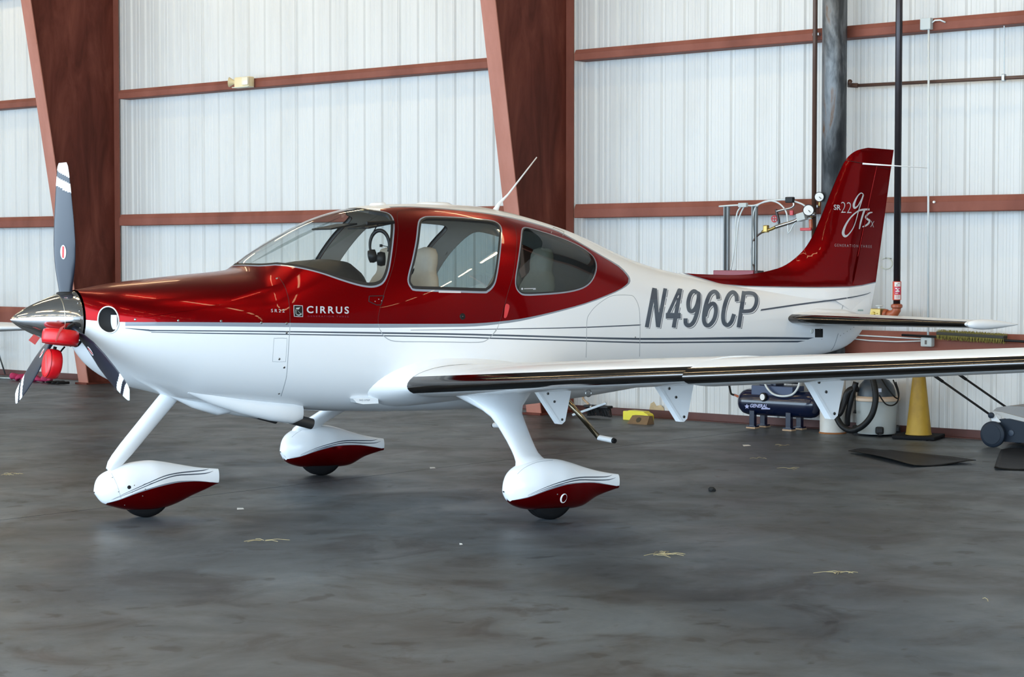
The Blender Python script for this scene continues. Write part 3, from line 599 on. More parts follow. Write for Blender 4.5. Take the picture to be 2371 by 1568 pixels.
def blade(ang):
    """ang: direction of the blade in the propeller disc (radians, 0 = port, 90 deg = up)"""
    R = 1.03; st = []
    for r, ch, tw, th in ((0.10, 0.085, 48, 0.055), (0.20, 0.095, 44, 0.05), (0.28, 0.130, 36, 0.036), (0.36, 0.168, 28, 0.027), (0.5, 0.200, 21, 0.022), (0.65, 0.195, 17, 0.017), (0.8, 0.172, 14, 0.013), (0.9, 0.150, 13, 0.010), (0.97, 0.130, 12, 0.008), (1.005, 0.115, 12, 0.006), (1.03, 0.085, 12, 0.004)): st.append((r, ch, math.radians(tw), th))
    tilt = 0.055; er = np.array([tilt*math.cos(ang), -math.cos(ang), math.sin(ang)]); et = np.array([tilt*math.sin(ang), -math.sin(ang), -math.cos(ang)]); ex = np.array([1.0, 0.055, 0]); o = np.array([HX, 0, HZ]); K = 20; vs = []; fs = []; mi = []
    # finer stations so that the white bands end cleanly
    rr = np.unique(np.concatenate([np.linspace(0.10, 0.80, 24), np.linspace(0.80, 1.03, 30)])); rs = [s_[0] for s_ in st]
    for r in rr:
        ch = np.interp(r, rs, [s_[1] for s_ in st]); tw = np.interp(r, rs, [s_[2] for s_ in st]); th = np.interp(r, rs, [s_[3] for s_ in st])
        dc = et*math.cos(tw) + ex*math.sin(tw); dn = ex*math.cos(tw) - et*math.sin(tw)
        for k in range(K):
            q = 2*math.pi*k/K; vs.append(o + er*r + dc*(math.cos(q)*ch/2 - 0.0) + dn*(math.sin(q)*th/2))
    for i in range(len(rr)-1):
        for k in range(K):
            k2 = (k+1) % K; fs.append((i*K+k, i*K+k2, (i+1)*K+k2, (i+1)*K+k)); rc = (rr[i]+rr[i+1])/2 + 0.03*math.cos(2*math.pi*(k+0.5)/K)
            mi.append(1 if (rc > 0.955 or 0.855 < rc < 0.915) else 0)
    fs.append(tuple((len(rr)-1)*K+k for k in range(K))); mi.append(1)
    b = mesh('propeller_blade', vs, fs, [M_PROP, M_BLADEW], AC, True, mi)
    r = 0.44; tw = np.interp(r, rs, [s_[2] for s_ in st]); dc = et*math.cos(tw)+ex*math.sin(tw); dn = ex*math.cos(tw)-et*math.sin(tw)
    for fs_ in (-1, 1):
        f = dn*fs_; cpt = o+er*r+f*0.0125
        ring = lambda a, c_, off: [cpt+er*a*math.cos(q)+dc*c_*math.sin(q)+f*off for q in np.linspace(0, 2*math.pi, 24)[:-1]]
        mesh('blade_decal', ring(0.047, 0.025, 0.002), [tuple(range(23))], M_LETTER if False else M_BLADEW, b, False)
        mesh('decal_bar', [cpt+er*a+dc*c_+f*0.0035 for a, c_ in ((0.040, -0.006), (0.036, 0.010), (-0.040, 0.006), (-0.036, -0.010))], [(0, 1, 2, 3)], mat('decal_red', (0.55, 0.03, 0.03), 0.5), b, False)
    return b
for a in (92.0, -26.0, -146.0): blade(math.radians(a))
# blade root cut-outs in the spinner: dark collars
for a in (92.0, -26.0, -146.0):
    q = math.radians(a); er = np.array([0, -math.cos(q), math.sin(q)]); MB().lathe([(0.062, 0.10), (0.062, 0.172), (0.05, 0.178)], (HX, 0, HZ), er, 20).build('blade_collar', M_DARK, AC, True)
# ---- fin and rudder
LEp = [(2.40, 1.640), (2.55, 1.628), (2.755, 1.621), (2.985, 1.616), (3.218, 1.628), (3.455, 1.668), (3.598, 1.722), (3.743, 1.82), (3.84, 1.93), (3.937, 2.095), (4.083, 2.372), (4.181, 2.54), (4.256, 2.627), (4.356, 2.681), (4.483, 2.707)]
FIN_OUT = smooth_poly(LEp, 3, False) + [np.array(p) for p in ((4.788, 2.698), (4.75, 2.50), (4.66, 1.985), (4.582, 1.541), (4.508, 1.242), (4.45, 1.20))] + [np.array(p) for p in ((4.0, 1.40), (3.0, 1.42), (2.6, 1.50))]
zl = np.array([p[1] for p in LEp][3:]); xl = np.array([p[0] for p in LEp][3:])
def fin_le(z): return float(np.interp(z, zl, xl)) if z > 1.617 else 2.40
def fin_te(z): return float(np.interp(z, [1.2, 1.242, 1.541, 2.698, 2.72], [4.50, 4.508, 4.582, 4.788, 4.79]))
LEs = [np.array(p, float) for p in smooth_poly(LEp, 3, False)]
def seg_dist(x, z):
    d = 9.0
    for a, b in zip(LEs[:-1], LEs[1:]):
        if a[0]-0.25 > x or b[0]+0.25 < x: continue
        e0, e1 = b[0]-a[0], b[1]-a[1]; t = min(max(((x-a[0])*e0+(z-a[1])*e1)/(e0*e0+e1*e1), 0), 1); d = min(d, math.hypot(x-a[0]-e0*t, z-a[1]-e1*t))
    return min(d, 1.0)
def fin_t(x, z):
    le, te = fin_le(z), fin_te(z); s_ = min(max((x-le)/0.42, 0), 1); T = np.interp(z, [1.4, 2.0, 2.7], [0.075, 0.058, 0.034]); prof = math.sqrt(max(0, 1-(1-s_)**2)); xh = te-0.30
    tail = 1.0 if x < xh-0.1 else max(0.05, 1-(x-(xh-0.1))/(te-xh+0.1)*0.95)
    if z > 2.66: prof *= math.sqrt(max(0.02, 1-((z-2.66)/0.055)**2))
    wz = min(max((z-1.72)/0.55, 0), 1); wz = wz*wz*(3-2*wz); ff = math.sqrt(min(1, seg_dist(x, z)/0.16+0.02))*(1-wz)+wz
    fl = 0.05*math.exp(-max(z-1.50, 0)/0.05)*min(max((x-2.5)/1.0, 0), 1)*max(0, min(1, (4.5-x)/0.6))
    return T*prof*tail*ff + fl
def hinge_x(z): p1 = (4.573, 2.565); p0 = (4.172, 1.28); return p0[0]+(p1[0]-p0[0])*(z-p0[1])/(p1[1]-p0[1])
def cap_z(x): return 2.596-0.07*(x-4.17)/0.58
fin_red_low = [(2.38, 1.67), (2.48, 1.630), (2.66, 1.582), (2.80, 1.545), (3.05, 1.528), (3.42, 1.518), (3.8, 1.512), (4.19, 1.513), (4.38, 1.524), (4.60, 1.552)]
FV = []; FF = []; FK = []; FE = []
def addpoly(key, pts):
    b = len(FV); n_ = len(pts); FV.extend([(float(p[0]), float(p[1])) for p in pts]); FE.extend([(b+i, b+(i+1) % n_) for i in range(n_)]); FF.append(FV[b:]); FK.append(key)
addpoly('out', FIN_OUT)
addpoly('red', fin_red_low + [(5.2, 1.56), (5.2, 3.0), (2.2, 3.0)])
addpoly('grey', [(p[0], p[1]-0.009) for p in fin_red_low] + [(5.2, 1.551), (5.2, 3.0), (2.2, 3.0)])
addpoly('rud', [(hinge_x(1.1), 1.1), (hinge_x(2.565), 2.565), (4.573, cap_z(4.573)), (5.0, cap_z(5.0)), (5.0, 1.1)])
addpoly('cap', [(3.9, cap_z(3.9)), (5.0, cap_z(5.0)), (5.0, 3.0), (3.9, 3.0)])
for x in np.arange(2.4, 4.82, 0.035):
    for z in np.arange(1.22, 2.72, 0.035): FV.append((x, z))
ov, of, ofo = cdt_regions([Vector(v) for v in FV], FE, FF, FK)
def fnorm(x, z, sg):
    e = 0.012; gx = (fin_t(x+e, z)-fin_t(x-e, z))/(2*e); gz = (fin_t(x, z+e)-fin_t(x, z-e))/(2*e); n_ = np.array([-gx, sg, -gz]); return n_/np.linalg.norm(n_)
G = {}
for t, q in zip(of, ofo):
    k = q
    if 'out' not in k: continue
    nm = 'fin_cap' if 'cap' in k else ('rudder' if 'rud' in k else 'vertical_fin'); m = M_RED if 'red' in k else (M_GREY if 'grey' in k else M_WHITE); G.setdefault(nm, []).append((t, m))
for nm, L in G.items():
    vs = []; fs = []; mi = []; ms = []; nn = []
    for sg in (-1, 1):
        idx = {}
        for t, m in L:
            f = []
            for i in t:
                if i not in idx:
                    x, z = ov[i]; tt = fin_t(x, z); inset = 0.002 if nm == 'vertical_fin' else 0.0
                    idx[i] = len(vs); vs.append(np.array([x, sg*max(tt, 0.002), z])); nn.append(fnorm(x, z, sg))
                f.append(idx[i])
            a, b, c_ = vs[f[0]], vs[f[1]], vs[f[2]]
            if np.cross(b-a, c_-a)[1]*sg < 0: f = f[::-1]
            if m not in ms: ms.append(m)
            fs.append(f); mi.append(ms.index(m))
    mesh(nm, vs, fs, ms, AC, True, mi, nn)
# dark gaps along the rudder hinge and under the cap
for sg in (-1, 1):
    MB().tube([(hinge_x(z), sg*(fin_t(hinge_x(z), z)+0.0005), z) for z in np.linspace(1.53, 2.55, 12)], 0.003, 6).build('rudder_gap', mat('bright_red_edge', (0.34, 0.003, 0.008), 0.4), AC, True)
    MB().tube([(x, sg*(fin_t(x, cap_z(x))+0.0002), cap_z(x)) for x in np.linspace(4.215, 4.74, 10)], 0.0022, 6).build('cap_gap', M_DARK, AC, True)
def finsurf(px, py, lift=0.0015):
    p = onY(px, py, 0.0)
    for _ in range(4): p = onY(px, py, -fin_t(p[0], p[2]))
    return p + np.array([0, -lift-0.0005, 0])
# static wicks and antenna rod on the fin
a = finsurf(1997, 379, 0.0); b = onY(2147, 389, -0.35); MB().tube([a, b], [0.008, 0.0025], 8).build('nav_antenna', M_BLADEW, AC, True)
# ---- wings
def airfoil(n=22, t=0.15, camb=0.02):
    q = (1-np.cos(np.linspace(0, math.pi, n)))/2; yt = 5*t*(0.2969*np.sqrt(q)-0.126*q-0.3516*q**2+0.2843*q**3-0.1036*q**4); yc = camb*(1-(2*q-0.8)**2)*np.where(q < 0.9, 1, (1-q)/0.1*1.0)
    yc = camb*np.sin(math.pi*np.clip(q, 0, 1)**0.8); return q, yc+yt, yc-yt
CUFF = 3.70
def wsec(ay):
    """leading edge x, z, chord, thickness for a span station |y|"""
    k = (ay-0.72)/(6.1-0.72); x = -0.583+0.20*k; z = 0.868+0.405*k; ch = 1.40-0.60*k; return x, z, ch, 0.158-0.02*k
def wpt(ay, c_, up, grow=0.0, cuff=False):
    x, z, ch, t = wsec(ay)
    if cuff: x -= 0.05; ch += 0.05; z -= 0.012
    q = max(c_, 0.0); yt = 5*t*(0.2969*math.sqrt(q)-0.126*q-0.3516*q**2+0.2843*q**3-0.1036*q**4); yc = 0.02*math.sin(math.pi*q**0.8)
    zz = z + ch*(yc + (yt if up else -yt)); tw = math.radians(0.0); dx = c_*ch; return np.array([x+dx*math.cos(tw), ay, zz-dx*math.sin(tw)])
cs = (1-np.cos(np.linspace(0, math.pi/2, 18)))  # clustered at the leading edge
def wing_strip(nm, sg, stations, c0, c1, m, cuff=False, grow=0.0, parent=AC, close=False):
    cc = [c for c in np.concatenate([[c0], cs[(cs > c0+1e-4) & (cs < c1-1e-4)], [c1]])]; loop = [(c, True) for c in cc[::-1]] + [(c, False) for c in (cc[1:] if c0 == 0 else cc)]
    vs = []; fs = []; n_ = len(loop)
    for ay in stations:
        for c, up in loop:
            p = wpt(ay, c, up, cuff=cuff); vs.append(p)
    V = np.array(vs).reshape(len(stations), n_, 3)
    if grow:
        for i in range(len(stations)):
            cen = V[i].mean(0)+np.array([0.12, 0, 0]); d = V[i]-cen; V[i] += d/np.linalg.norm(d, axis=1)[:, None]*grow
    V[:, :, 1] *= sg; vs = V.reshape(-1, 3)
    for i in range(len(stations)-1):
        for k in range(n_-1): fs.append((i*n_+k, i*n_+k+1, (i+1)*n_+k+1, (i+1)*n_+k))
        if close: fs.append((i*n_+n_-1, i*n_, (i+1)*n_, (i+1)*n_+n_-1))
    fs.append(tuple(range(n_))); fs.append(tuple((len(stations)-1)*n_+k for k in range(n_)))
    mb = MB(); mb.add(vs, fs); return mb.build(nm, m, parent, auto=40)
SPLIT = 0.74
for sg in (-1, 1):
    inb = list(np.linspace(0.60, CUFF, 12)); outb = list(np.linspace(CUFF, 6.5, 10))
    wi = wing_strip('wing', sg, inb, 0.0, SPLIT, M_WHITE, close=True); wing_strip('outer_wing', sg, outb, 0.0, SPLIT, M_WHITE, cuff=True, close=True)
    wing_strip('flap', sg, list(np.linspace(0.74, 3.42, 8)), SPLIT+0.006, 1.0, M_WHITE, close=True); wing_strip('aileron', sg, list(np.linspace(3.44, 6.2, 8)), SPLIT+0.006, 1.0, M_WHITE, close=True)
    wing_strip('wing_tip', sg, [6.5, 6.56, 6.60], 0.0, 0.98, M_WHITE, cuff=True, close=True)
    # leading-edge panels (thin metal skins)
    wing_strip('leading_edge_panel', sg, [0.735]+list(np.linspace(0.80, CUFF-0.001, 8)), 0.0, 0.036, M_LEPANEL, grow=0.0025); wing_strip('leading_edge_panel', sg, list(np.linspace(CUFF-0.012, 6.44, 8)), 0.0, 0.040, M_LEPANEL, cuff=True, grow=0.0025)
    # hinge brackets under the wing
    for ay in (1.33, 2.70, 4.10):
        x, z, ch, t = wsec(ay); xa = x+0.50*ch; zt_ = wpt(ay, 0.58, False)[2]+0.03; zt_ -= 0.035; prof = [(xa-0.02, zt_), (xa+0.05, zt_+0.05), (xa+0.20, zt_+0.06), (xa+0.275, zt_-0.004), (xa+0.232, zt_-0.185), (xa+0.222, zt_-0.225), (xa+0.195, zt_-0.245), (xa+0.165, zt_-0.240)]
        o = MB().prism(prof, lambda p, k: (p[0], sg*(ay+(0.012 if k else -0.012)), p[1])).build('hinge_bracket', M_WHITE, AC)
        MB().prism([(xa-0.022, zt_), (xa-0.006, zt_), (xa+0.185, zt_-0.244), (xa+0.162, zt_-0.242)], lambda p, k: (p[0], sg*(ay+(0.02 if k else -0.03)), p[1])).build('bracket_flange', M_WHITE, o)
        for bx, bz in ((0.075, -0.028), (0.13, -0.085), (0.195, -0.212)): MB().lathe([(0.009, 0), (0.009, 0.004), (0.004, 0.006)], (xa+bx, sg*(ay+0.012), zt_+bz), (0, sg, 0), 10).build('bolt', M_SCREW, o)
        if sg < 0:
            for bx, bz in ((0.075, -0.028), (0.13, -0.085), (0.195, -0.212)): MB().lathe([(0.009, 0), (0.009, 0.004), (0.004, 0.006)], (xa+bx, sg*ay-0.012, zt_+bz), (0, -1, 0), 10).build('bolt', M_SCREW, o)
    # root fairing flowing from the fuselage into the wing
    stn = [(0.40, 0.30, 0.16), (0.52, 0.21, 0.115), (0.60, 0.115, 0.068), (0.66, 0.05, 0.030), (0.70, 0.016, 0.010), (0.735, 0.002, 0.002)]; vs = []; fs = []; cc = list(cs[cs < 0.985])+[0.99]; loop = [(c, True) for c in cc[::-1]]+[(c, False) for c in cc[1:]]; n_ = len(loop)
    for ay, fx, fz in stn:
        for c, up in loop:
            p = wpt(max(ay, 0.72), c, up); k = math.sqrt(max(c, 0)); p[1] = ay; p[0] -= fx*(1-min(c/0.6, 1))**1.3; p[2] += (1 if up else -0.55)*fz*min(1, k*2.2)*(1-0.4*c); p[1] *= sg; vs.append(p)
    for i in range(len(stn)-1):
        for k in range(n_-1): fs.append((i*n_+k, i*n_+k+1, (i+1)*n_+k+1, (i+1)*n_+k))
    mb = MB(); mb.add(vs, fs); mb.build('wing_root_fairing', M_WHITE, AC, True)
    # tie-down ring
    tp = wpt(2.28, 0.30, False); tp[1] *= sg; MB().tube([tp+np.array([0.022*math.cos(q), 0, -0.022+0.022*math.sin(q)]) for q in np.linspace(0, 2*math.pi, 17)[:-1]], 0.004, 8, closed=True).build('tie_down_ring', M_STEEL, AC, True)
# ---- horizontal stabiliser
def stab_pt(ay, c, up):
    k = (ay-0.05)/(1.9-0.05); x = 3.362+0.325*k; ch = 0.98-0.46*k; z = 1.255-0.004*k; t = 0.118; yt = 5*t*(0.2969*math.sqrt(c)-0.126*c-0.3516*c**2+0.2843*c**3-0.1036*c**4); return np.array([x+c*ch, ay, z+ch*(yt if up else -yt)-0.01*c])
def stab_strip(nm, sg, st, c0, c1, m, grow=0.0):
    cc = [c0]+[c for c in cs if c0+1e-4 < c < c1-1e-4]+[c1]; loop = [(c, True) for c in cc[::-1]]+[(c, False) for c in (cc[1:] if c0 == 0 else cc)]; vs = []; fs = []; n_ = len(loop)
    for ay in st:
        P = np.array([stab_pt(ay, c, up) for c, up in loop])
        if grow: cen = P.mean(0)+np.array([0.05, 0, 0]); d = P-cen; P = P+d/np.linalg.norm(d, axis=1)[:, None]*grow
        P[:, 1] *= sg; vs += list(P)
    for i in range(len(st)-1):
        for k in range(n_): k2 = (k+1) % n_; fs.append((i*n_+k, i*n_+k2, (i+1)*n_+k2, (i+1)*n_+k)) if (k2 or not grow) else None
    fs += [tuple(range(n_)), tuple((len(st)-1)*n_+k for k in range(n_))]; mb = MB(); mb.add(vs, fs); return mb.build(nm, m, AC, auto=40)
for sg in (-1, 1):
    st = list(np.linspace(0.0, 1.9, 8)); stab_strip('stabilizer', sg, st, 0.0, 0.62, M_WHITE); stab_strip('elevator', sg, list(np.linspace(0.12, 1.89, 8)), 0.63, 1.0, M_WHITE); stab_strip('stabilizer_leading_edge', sg, [0.17]+list(np.linspace(0.25, 1.88, 6)), 0.0, 0.06, M_LEPANEL, 0.002)
    b = stab_pt(1.93, 0.0, True); L = 0.56; MB().lathe([(0.002, 0), (0.022, 0.02), (0.034, 0.07), (0.040, 0.15), (0.038, 0.24), (0.028, 0.36), (0.016, 0.46), (0.007, 0.53), (0.002, L)], (b[0]-0.03, sg*1.93, b[2]), (1, 0, -0.02), 18).build('stabilizer_tip', M_WHITE, AC, True)
    # root fairing of the stabiliser
    MB().lathe([(0.002, 0), (0.045, 0.03), (0.075, 0.10), (0.09, 0.22), (0.095, 0.45), (0.07, 0.8), (0.03, 1.0)], (3.305, sg*0.125, 1.253), (1, -0.055*sg, 0), 24).build('stabilizer_fairing', M_WHITE, AC, True)
# ---- landing gear
def PXW(pts, y0): return sorted([(float(onY(p[0], p[1], y0)[0]), float(onY(p[0], p[1], y0)[2])) for p in pts])
def uniq(L):
    out = [L[0]]
    for p in L[1:]:
        if p[0]-out[-1][0] > 0.008: out.append(p)
    return out
def pant(nm, y0, top, bot, redline, stripes, wmax, both_x=None):
    t = uniq(PXW(top, y0)); b = uniq(PXW(bot, y0)); x0 = min(t[0][0], b[0][0]); x1 = max(t[-1][0], b[-1][0]); zn = t[0][1]*0.5+b[0][1]*0.5
    t = [(x0, zn+0.004)]+[p for p in t if p[0] > x0+0.006]; b = [(x0, zn-0.004)]+[p for p in b if p[0] > x0+0.006]; L = x1-x0
    B = Body(x0, x1, t, b, [(x0, zn), (x0+0.35*L, 0.24), (x1, (t[-1][1]+b[-1][1])/2)], [(x0, 0.012), (x0+0.02*L, 0.34*wmax), (x0+0.06*L, 0.56*wmax), (x0+0.14*L, 0.82*wmax), (x0+0.27*L, wmax), (x0+0.42*L, wmax), (x0+0.62*L, 0.70*wmax), (x0+0.82*L, 0.34*wmax), (x1, 0.16*wmax)], 2.15, [(x0, 2.0), (x0+0.3*L, 2.6), (x1, 2.2)], y0, smooth=0.012)
    return B
PTOP = [(1166, 1129), (1172.5, 1104), (1188.5, 1084.5), (1220.5, 1068.5), (1252.6, 1062), (1284.6, 1062.7), (1316.7, 1070), (1348.8, 1080.7), (1380.8, 1089.6), (1412.9, 1095.7), (1430.5, 1098)]
PBOT = [(1167.6, 1148.6), (1178.9, 1164.6), (1195, 1174), (1220.5, 1179.7), (1268, 1179.5), (1316.7, 1176.8), (1339, 1172.7), (1380.8, 1148.6), (1427, 1131)]
NTOP = [(218, 1135.6), (222, 1115), (233, 1099.7), (258, 1087), (289, 1074.7), (314, 1069), (342, 1066), (373.5, 1068.5), (411, 1074.7), (461, 1082.5), (504.6, 1085.6)]
NBOT = [(219, 1145), (239, 1166.8), (258, 1173), (289, 1180), (320.4, 1182.4), (354.8, 1181), (383, 1174), (414, 1162), (445, 1146.5), (476.5, 1132.5), (502, 1120)]
PB = pant('m', -1.61, PTOP, PBOT, None, None, 0.135); NB = pant('n', 0.0, NTOP, NBOT, None, None, 0.125)
def paint_pant(B, nm, redl, st, seams, mirror=False, extra=None):
    pl = []; hl = [B.hit(*p) for p in smooth_poly(redl, 3, False)]; x0 = B.x0; x1 = B.x1
    low = hl+[(x1, hl[-1][1]), (x1, math.pi), (hl[0][0]-0.01, math.pi)]; pl.append(('red', low)); gr = [(p[0], p[1]-0.035) for p in (hl+[(x1, hl[-1][1])])]+[(x1, math.pi), (hl[0][0]-0.016, math.pi)]; pl.append(('grey', gr))
    for i, (tp, wd) in enumerate(st): q = smooth_poly(tp, 3, False); ww = np.interp(np.linspace(0, 1, len(q)), np.linspace(0, 1, len(wd)), wd); pl.append(('st', [B.hit(*p) for p in ribbon(q, list(ww))]))
    for s_ in seams: q = smooth_poly(s_, 3, False); pl.append(('seam', [B.hit(*p) for p in ribbon(q, [0.9]*len(q))]))
    wx = [0.40, 0.66] if B is PB else [0.30, 0.58]
    c = B.cdt(pl, np.concatenate([[0, 0.005, 0.012, 0.022, 0.035, 0.05, 0.07], np.linspace(0.09, 1, 38)]), 56)
    def asg(k, cx, cp):
        if both(k, 'seam'): return (nm, M_SEAM if not both(k, 'red') else M_SEAMR)
        if both(k, 'st'): return (nm, M_STRIPE)
        if both(k, 'red'): return (nm, M_RED)
        if both(k, 'grey'): return (nm, M_GREY)
        return (nm, M_WHITE)
    o = body_objects(B, c, asg, AC)[nm]; n_ = 40; ring = [B.S(B.x1, 2*math.pi*k/n_) for k in range(n_)]; mesh('tail_edge', ring, [tuple(range(n_))], M_WHITE, o, False)
    return o
mp = paint_pant(PB, 'wheel_pant', [(1174, 1160.5), (1220.5, 1153), (1268.6, 1135.8), (1316.7, 1122), (1364.8, 1118), (1396.8, 1121), (1428, 1126)],
    [([(1222, 1147), (1268, 1127), (1310, 1113), (1342, 1106), (1381, 1105), (1405, 1104), (1418, 1100)], [0.4, 1.5, 2.6, 3, 3, 2.2, 0.3]), ([(1222, 1149), (1268, 1131), (1310, 1118), (1342, 1111.5), (1381, 1112), (1410, 1111), (1426, 1106)], [0.4, 1.5, 2.4, 3, 3, 2.2, 0.3])], [[(1198, 1098), (1215, 1083), (1245, 1070), (1280, 1066)]])
npant = paint_pant(NB, 'nose_wheel_pant', [(239, 1167.4), (273.6, 1159), (320.4, 1141.8), (367, 1127.8), (404.7, 1119), (429.7, 1116), (461, 1115), (503, 1118.4)],
    [([(262, 1156), (300, 1138), (345, 1118), (380, 1103), (410, 1096), (440, 1092.5), (470, 1089.5), (484, 1086)], [0.4, 1.2, 2, 2.4, 3, 3, 2.4, 0.3]), ([(258, 1158), (300, 1142), (345, 1123), (380, 1109), (410, 1101), (440, 1099), (475, 1096.5), (494, 1091)], [0.4, 1.2, 2, 2.4, 3, 3, 2.4, 0.3])], [[(258, 1096), (271, 1123), (281, 1156)]])
# the right-hand pant is the mirror of the left
def mirror_obj(o, nm=None):
    d = o.copy(); d.data = o.data.copy(); d.name = nm or o.name.split('.')[0]; COL.objects.link(d); d.parent = o.parent
    for v in d.data.vertices: v.co.y *= -1
    d.data.flip_normals(); return d
mp2 = mesh('wheel_pant', [(v.co.x, -v.co.y, v.co.z) for v in mp.data.vertices], [tuple(p.vertices)[::-1] for p in mp.data.polygons], list(mp.data.materials), AC, True, [p.material_index for p in mp.data.polygons])
te = mp.children[0]; mesh('tail_edge', [(v.co.x, -v.co.y, v.co.z) for v in te.data.vertices], [tuple(range(40))], M_WHITE, mp2, False)
def wheel(x, y, r, wd, parent):
    o = MB().lathe([(r*0.55, -wd/2), (r*0.80, -wd/2), (r*0.93, -wd*0.42), (r*0.985, -wd*0.30), (r, -wd*0.2), (r, -wd*0.17), (r-0.006, -wd*0.165), (r-0.006, -wd*0.115), (r, -wd*0.11), (r, wd*0.11), (r-0.006, wd*0.115), (r-0.006, wd*0.165), (r, wd*0.17), (r, wd*0.2), (r*0.985, wd*0.30), (r*0.93, wd*0.42), (r*0.80, wd/2), (r*0.55, wd/2)], (x, y, r), (0, 1, 0), 40).build('tyre', M_RUBBER, parent, auto=35)
    MB().lathe([(0.03, -wd*0.42), (r*0.5, -wd*0.40), (r*0.56, -wd*0.45), (r*0.56, wd*0.45), (r*0.5, wd*0.40), (0.03, wd*0.42)], (x, y, r), (0, 1, 0), 28).build('wheel_hub', M_STEEL, o, auto=35)
wheel(0.0, -1.61, 0.185, 0.15, AC); wheel(0.0, 1.61, 0.185, 0.15, AC); wheel(-2.21, 0.0, 0.175, 0.125, AC)
# small fasteners and ports on the pants
def dots(B, pts, r, m, parent, nm):
    for p in pts:
        x, ph = B.hit(*p); c = B.S(x, ph); n_ = B.normal(c); MB().lathe([(r, -0.002), (r, 0.001), (r*0.6, 0.002)], c, n_, 10).build(nm, m, parent, True)
dots(NB, [(299, 1128.5)], 0.013, M_BLACK, npant, 'tow_port'); dots(NB, [(311, 1124), (260, 1106), (274.5, 1139), (305.5, 1140), (336.5, 1133), (330.5, 1149), (289, 1170)], 0.004, M_SCREW, npant, 'fastener')
dots(PB, [(1291, 1145)], 0.005, M_SCREW, mp, 'fastener')
x, ph = PB.hit(1305.5, 1154); c = PB.S(x, ph, -0.001); nn_ = PB.normal(c); e1 = np.cross(nn_, [0, 0, 1]); e1 /= np.linalg.norm(e1); e2 = np.cross(nn_, e1)
MB().tube([c+e1*0.024*math.cos(q)+e2*0.031*math.sin(q) for q in np.linspace(0, 2*math.pi, 25)[:-1]], [0.0035+0.003*math.cos(q) for q in np.linspace(0, 2*math.pi, 25)[:-1]], 6, closed=True).build('inflation_port', M_BLADEW, mp, True)
def strut(nm, secs, m, K=22, parent=AC):
    """secs: (centre, chord vector half, thickness vector half)"""
    vs = []; fs = []
    for c_, a, b in secs:
        c_, a, b = map(lambda q: np.array(q, float), (c_, a, b))
        for k in range(K): q = 2*math.pi*k/K; vs.append(c_+a*math.cos(q)*(1.0)+b*math.sin(q)*(1-0.25*math.cos(q)))
    for i in range(len(secs)-1):
        for k in range(K): k2 = (k+1) % K; fs.append((i*K+k, i*K+k2, (i+1)*K+k2, (i+1)*K+k))
    fs += [tuple(range(K)), tuple((len(secs)-1)*K+k for k in range(K))]; mb = MB(); mb.add(vs, fs); return mb.build(nm, m, parent, auto=50)
for sg in (-1, 1):
    secs = []
    for ay, z, xa, xb, th in ((0.80, 0.86, -0.32, 0.46, 0.10), (0.88, 0.80, -0.24, 0.36, 0.08), (0.94, 0.75, -0.175, 0.275, 0.062), (0.985, 0.717, -0.135, 0.215, 0.052), (1.07, 0.67, -0.112, 0.150, 0.046), (1.196, 0.604, -0.130, 0.098, 0.042), (1.35, 0.522, -0.165, 0.038, 0.038), (1.45, 0.47, -0.195, 0.002, 0.036), (1.515, 0.435, -0.217, -0.016, 0.036), (1.57, 0.405, -0.24, -0.016, 0.042), (1.60, 0.37, -0.262, 0.03, 0.06), (1.61, 0.32, -0.27, 0.12, 0.085)):
        secs.append(((0.5*(xa+xb), sg*ay, z), ((xb-xa)/2, 0, 0), (0, sg*th*0.45, th*0.75)))
    strut('main_gear_leg', secs, M_WHITE)
tp = onY(396, 914, 0.0); bt = onY(258, 1082, 0.0)
d = (bt-tp)/np.linalg.norm(bt-tp); pv = np.array([-d[2], 0, d[0]]); 
def nsec(t, a, b): return (tp+(bt-tp)*t, pv*a, np.array([0, b, 0]))
strut('nose_gear_leg', [nsec(-0.45, 0.20, 0.05), nsec(-0.18, 0.105, 0.05), nsec(-0.02, 0.062, 0.043), nsec(0.3, 0.060, 0.040), nsec(0.75, 0.056, 0.038), nsec(0.9, 0.05, 0.04), nsec(0.98, 0.042, 0.036), nsec(1.04, 0.022, 0.03)], M_WHITE)
# ---- under the cowling: exhaust fairings and stacks, belly parts
for sg in (-1, 1):
    y = sg*0.27
    f = [(-2.02, 0.88, 0.03, 0.03), (-1.85, 0.815, 0.06, 0.045), (-1.65, 0.755, 0.08, 0.055), (-1.42, 0.71, 0.088, 0.07), (-1.25, 0.69, 0.08, 0.08), (-1.17, 0.69, 0.05, 0.06)]
    strut('exhaust_fairing', [((x_, y, z_), (0, w_, 0), (0, 0, h_)) for x_, z_, w_, h_ in f], M_WHITE)
    MB().tube([(-1.30, y, 0.66), (-1.20, y, 0.632), (-1.08, y, 0.598)], 0.038, 18).tube([(-1.081, y, 0.5982), (-1.079, y, 0.5975)], 0.033, 18, m=1).build('exhaust_stack', [mat('sooty_exhaust', (0.09, 0.085, 0.085), 0.45, metal=0.8, var=0.3), M_DARK], AC, auto=40)
strut('nose_fairing', [((-2.12, -0.06, 0.88), (0, 0.03, 0), (0, 0, 0.03)), ((-1.9, -0.06, 0.775), (0, 0.07, 0), (0, 0, 0.04)), ((-1.72, -0.06, 0.72), (0, 0.08, 0), (0, 0, 0.045)), ((-1.62, -0.06, 0.715), (0, 0.06, 0), (0, 0, 0.03))], M_WHITE)
